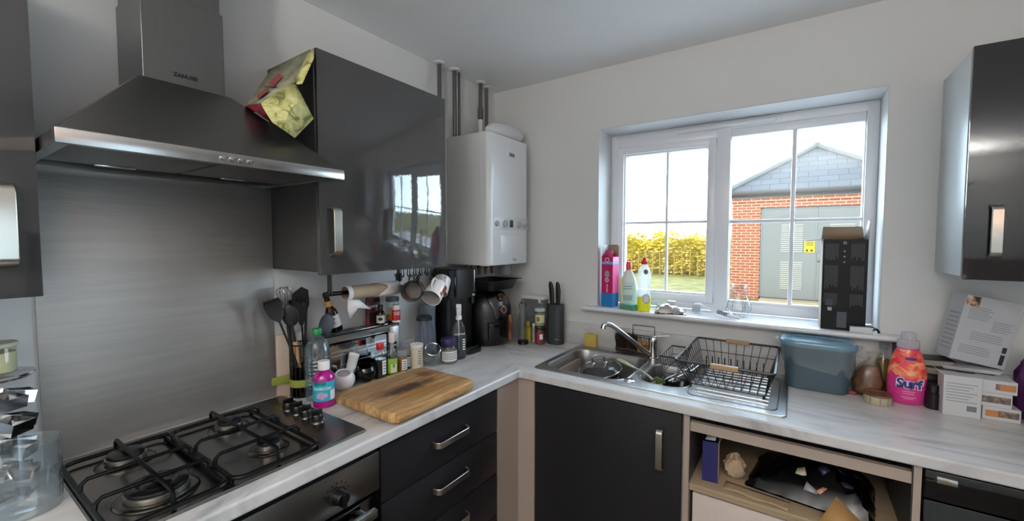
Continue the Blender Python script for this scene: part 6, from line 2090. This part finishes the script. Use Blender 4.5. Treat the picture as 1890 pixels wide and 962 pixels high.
for lab, x, z, w, h, y, o1 in (('bottom white food box of the stack right of the upright white box', 2.222, 0, .088, .044, -.135, -1), ('middle white food box of the stack right of the upright white box', 2.206, .0442, .078, .046, -.135, 0), ('top white food box of the stack right of the upright white box', 2.214, .0904, .082, .042, -.135, 1)):
    t, c = carton('food_box', lab, (x, y, Z0 + z), w, .07, h, 0, M_wbox, 'stacked food boxes')
    b = MB().box(-w * .1 if o1 else -w * .42, w * .45, -.0356, -.035, h * .28, h * .75)
    obj('photo', b, M_photo, c)
    if o1:
        b = MB().box(-w * .42 if o1 < 0 else w * .02, -w * .08 if o1 < 0 else w * .44, -.0358, -.0352, h * .25, h * .72)
        obj('orange_panel', b, M_orange, c)
t, c = carton('leaning_box', 'large white printed box tilted on top of the pile in the right corner', (2.165, -.066, Z0 + .166), .160, .070, .232, 0, pm('box_pale_grey', '#b9bbc0', .45), rot=(.0, .20, .32))
b = MB()
random.seed(9)
for x0_, x1_, z0_, z1_ in ((-.062, .005, .150, .205), (.012, .070, .120, .165), (-.040, .060, .080, .112), (-.062, .03, .030, .065)):
    k = int((z1_ - z0_) / .008)
    for i in range(k):
        b.box(x0_, x1_ - random.uniform(0, .015), -.0356, -.035, z0_ + i * .008, z0_ + i * .008 + .0042)
obj('print', b, pm('print_mid_grey', '#9da0a6', .6), c)
b = MB().box(-.078, -.040, -.0358, -.035, .195, .228)
o = obj('picture', b, ramp_mat('print_bottle', [(.4, '#3d3330'), (.5, '#c59a77'), (.65, '#e3d8cc')], 50, rough=.3), c)
b = MB().box(.058, .070, -.0358, -.035, .012, .048).box(.058, .070, -.0358, -.035, .055, .075)
obj('barcode', b, pm('barcode_dark', '#2d2c30', .6), c)
b = MB()
for i in range(9):
    b.box(-.0806, -.080, -.028, .024, .030 + i * .016, .037 + i * .016)
obj('side_print', b, pm('print_mid_grey', '#9da0a6', .6), c)
o = obj('white_tray', MB().loft([[(x, y, z) for x, y in rrect(.155 + g, .085 + g, .01, 4)] for z, g in ((0, -.01), (.010, 0), (.0118, 0))]), MATS['box_white'])
o.location = (2.165, -.068, Z0 + .1370)
tag(o, 'flat white tray under the large tilted box', 'tray')
o = obj('support_box', MB().box(-.045, .045, -.040, .040, 0, .1365, .002), pm('dark_carton', (.08, .07, .075), .6))
o.location = (2.178, -.0625 + .003, Z0)
tag(o, 'dark carton half hidden between the white boxes and the wall', 'box')
# purple cloth and bag
t = thing('purple_bag', 'purple crumpled bag at the right frame edge behind the food boxes', 'bag', (2.322, -.085, Z0))
random.seed(31)
b = MB()
lp = []
for z, r in ((0, .045), (.03, .055), (.09, .055), (.15, .048), (.19, .036), (.225, .016), (.235, .022)):
    lp.append([(r * (1 + .14 * math.sin(5 * a + z * 50) + random.uniform(-.05, .05)) * math.cos(a), r * .8 * (1 + .14 * math.sin(4 * a + z * 40)) * math.sin(a), z) for a in [2 * PI * i / 26 for i in range(26)]])
b.loft(lp)
obj('bag', b, pm('purple_plastic', '#4a2250', .4, bump=.3, bscale=40), t, sharp=40)
t = thing('clear_bag', 'crumpled pale clear plastic bag at the right frame edge', 'bag', (2.312, -.190, Z0))
b = MB()
lp = []
for z, r in ((0, .034), (.03, .042), (.08, .042), (.12, .036), (.15, .022), (.165, .024)):
    lp.append([(r * (1 + .16 * math.sin(5 * a + z * 70) + random.uniform(-.06, .06)) * math.cos(a), r * .85 * (1 + .16 * math.sin(4 * a + z * 50)) * math.sin(a), z) for a in [2 * PI * i / 26 for i in range(26)]])
b.loft(lp)
obj('bag', b, glass('crinkled_film', (.9, .92, .92), 1.2, .12, .45, (.66, .72, .74)), t, sharp=25)

# ================================================================ IN THE OPEN CUPBOARD
ZC = .6122
t = thing('cereal_box', 'dark blue open carton at the left of the open cupboard shelf', 'box', (1.392, -.475, ZC), rz=.10)
b = MB().plate(rrect(.054, .10, .001, 1), [rrect(.050, .096, .001, 1)], 0, .150)
b.box(-.026, .026, -.049, .049, .0, .003)
obj('carton', b, pm('carton_navy', '#24225c', .45), t)
b = MB().box(.0270, .0282, -.05, .05, .0, .150)
obj('side_panel', b, pm('carton_cream', '#b9a88d', .6), t)
b = MB().add([(.0276, -.05, .150), (.0276, .05, .150), (.040, .045, .172), (.036, -.045, .170)], [(0, 1, 2, 3)])
obj('flap', b, MATS['carton_cream'], t, solid=.001)
b = MB()
b.add([(-.02, -.03, .148), (.015, -.036, .152), (.02, .01, .158), (-.01, .03, .150)], [(0, 1, 2, 3)])
obj('inner_bag', b, M_tissue, t, solid=.001)
def crumple(name, label, cat, loc, sx_, sy_, sz_, mat, seed, sharp=20, parts=None):
    random.seed(seed)
    b = MB()
    lp = []
    m, n = 9, 18
    for j in range(m + 1):
        a = PI * j / m
        lp.append([(sx_ * math.sin(a) * math.cos(2 * PI * i / n) * random.uniform(.75, 1.2), sy_ * math.sin(a) * math.sin(2 * PI * i / n) * random.uniform(.75, 1.2), max(0, sz_ * (1 - math.cos(a)) * random.uniform(.85, 1.12))) for i in range(n)])
    b.loft(lp)
    o = obj(name, b, mat, None, sharp=sharp)
    o.location = loc
    return tag(o, label, cat)
crumple('crumpled_paper', 'crumpled pale brown paper bag right of the blue carton in the open cupboard', 'paper', (1.470, -.440, ZC), .036, .040, .043, pm('crumple_paper', '#b39c82', .8), 4)
t = thing('crisp_bag', 'big black multipack bag with purple pattern slumped on the open cupboard shelf', 'bag', (1.705, -.372, ZC + .004), rz=-.12)
random.seed(8)
hb = {}
def bagtop(u, v):
    x, y = (u - .5) * .36, (v - .5) * .27
    e = min(u, 1 - u, v, 1 - v)
    k = (round(u, 3), round(v, 3))
    if k not in hb:
        hb[k] = random.uniform(-.008, .008)
    z = .006 + .125 * min(1, e * 3.0) ** .7 * (.55 + .45 * u) + hb[k] * min(1, e * 6)
    return (x + hb[k] * .6, y + hb[k] * .4, max(.003, z))
b = MB().grid(bagtop, 20, 14).grid(lambda u, v: ((u - .5) * .36, (v - .5) * .27, .001), 2, 2)
bg_ = obj('bag', b, pm('black_film', (.018, .018, .022), .22), t, sharp=25)
def dec(name, pts, mat, lift=.004):
    B = MB()
    n = len(pts)
    vs = []
    for u, v in pts:
        x, y, z = bagtop(round(u * 20) / 20, round(v * 14) / 14)
        vs.append(((u - .5) * .36, (v - .5) * .27, z + lift))
    B.add(vs, [tuple(range(n))])
    return obj(name, B, mat, bg_, solid=.001)
M_lilac = pm('print_lilac', '#2c2840', .35)
for k, (cu, cv) in enumerate(((.62, .30), (.74, .45), (.60, .56), (.80, .24), (.86, .62), (.72, .72))):
    dec('printed_diamond', [(cu - .05, cv), (cu, cv - .07), (cu + .05, cv), (cu, cv + .07)], M_lilac)
dec('printed_spot', [(.40, .22), (.46, .18), (.50, .24), (.47, .30), (.41, .28)], pm('print_cream', '#c9c2a6', .4))
dec('printed_patch', [(.56, .10), (.61, .08), (.66, .14), (.60, .16)], pm('print_salmon', '#c98f78', .4))
dec('printed_strip', [(.48, .07), (.58, .05), (.60, .10), (.50, .13)], pm('print_silver', '#a9a9b4', .4))
o = obj('paper_sheet', MB().grid(lambda u, v: ((u - .5) * .20, (v - .5) * .06, .001 + .006 * math.sin(u * 6) ** 2 * (1 - v)), 12, 4), pm('sheet_tan', '#b8a080', .7), solid=.001)
o.location = (1.545, -.530, ZC + .002)
o.rotation_euler = (0, 0, -.10)
tag(o, 'creased tan paper sheet at the front edge of the open cupboard shelf', 'paper')
o = obj('cardboard_flap', MB().add([(0, 0, 0), (.115, 0, 0), (.115, .03, .015), (.045, .04, .075)], [(0, 1, 2, 3)]), pm('kraft_brown', '#a9814f', .7), solid=.003)
o.location = (1.725, -.570, ZC + .0025)
tag(o, 'brown cardboard flap sticking up at the front right of the open cupboard shelf', 'cardboard')
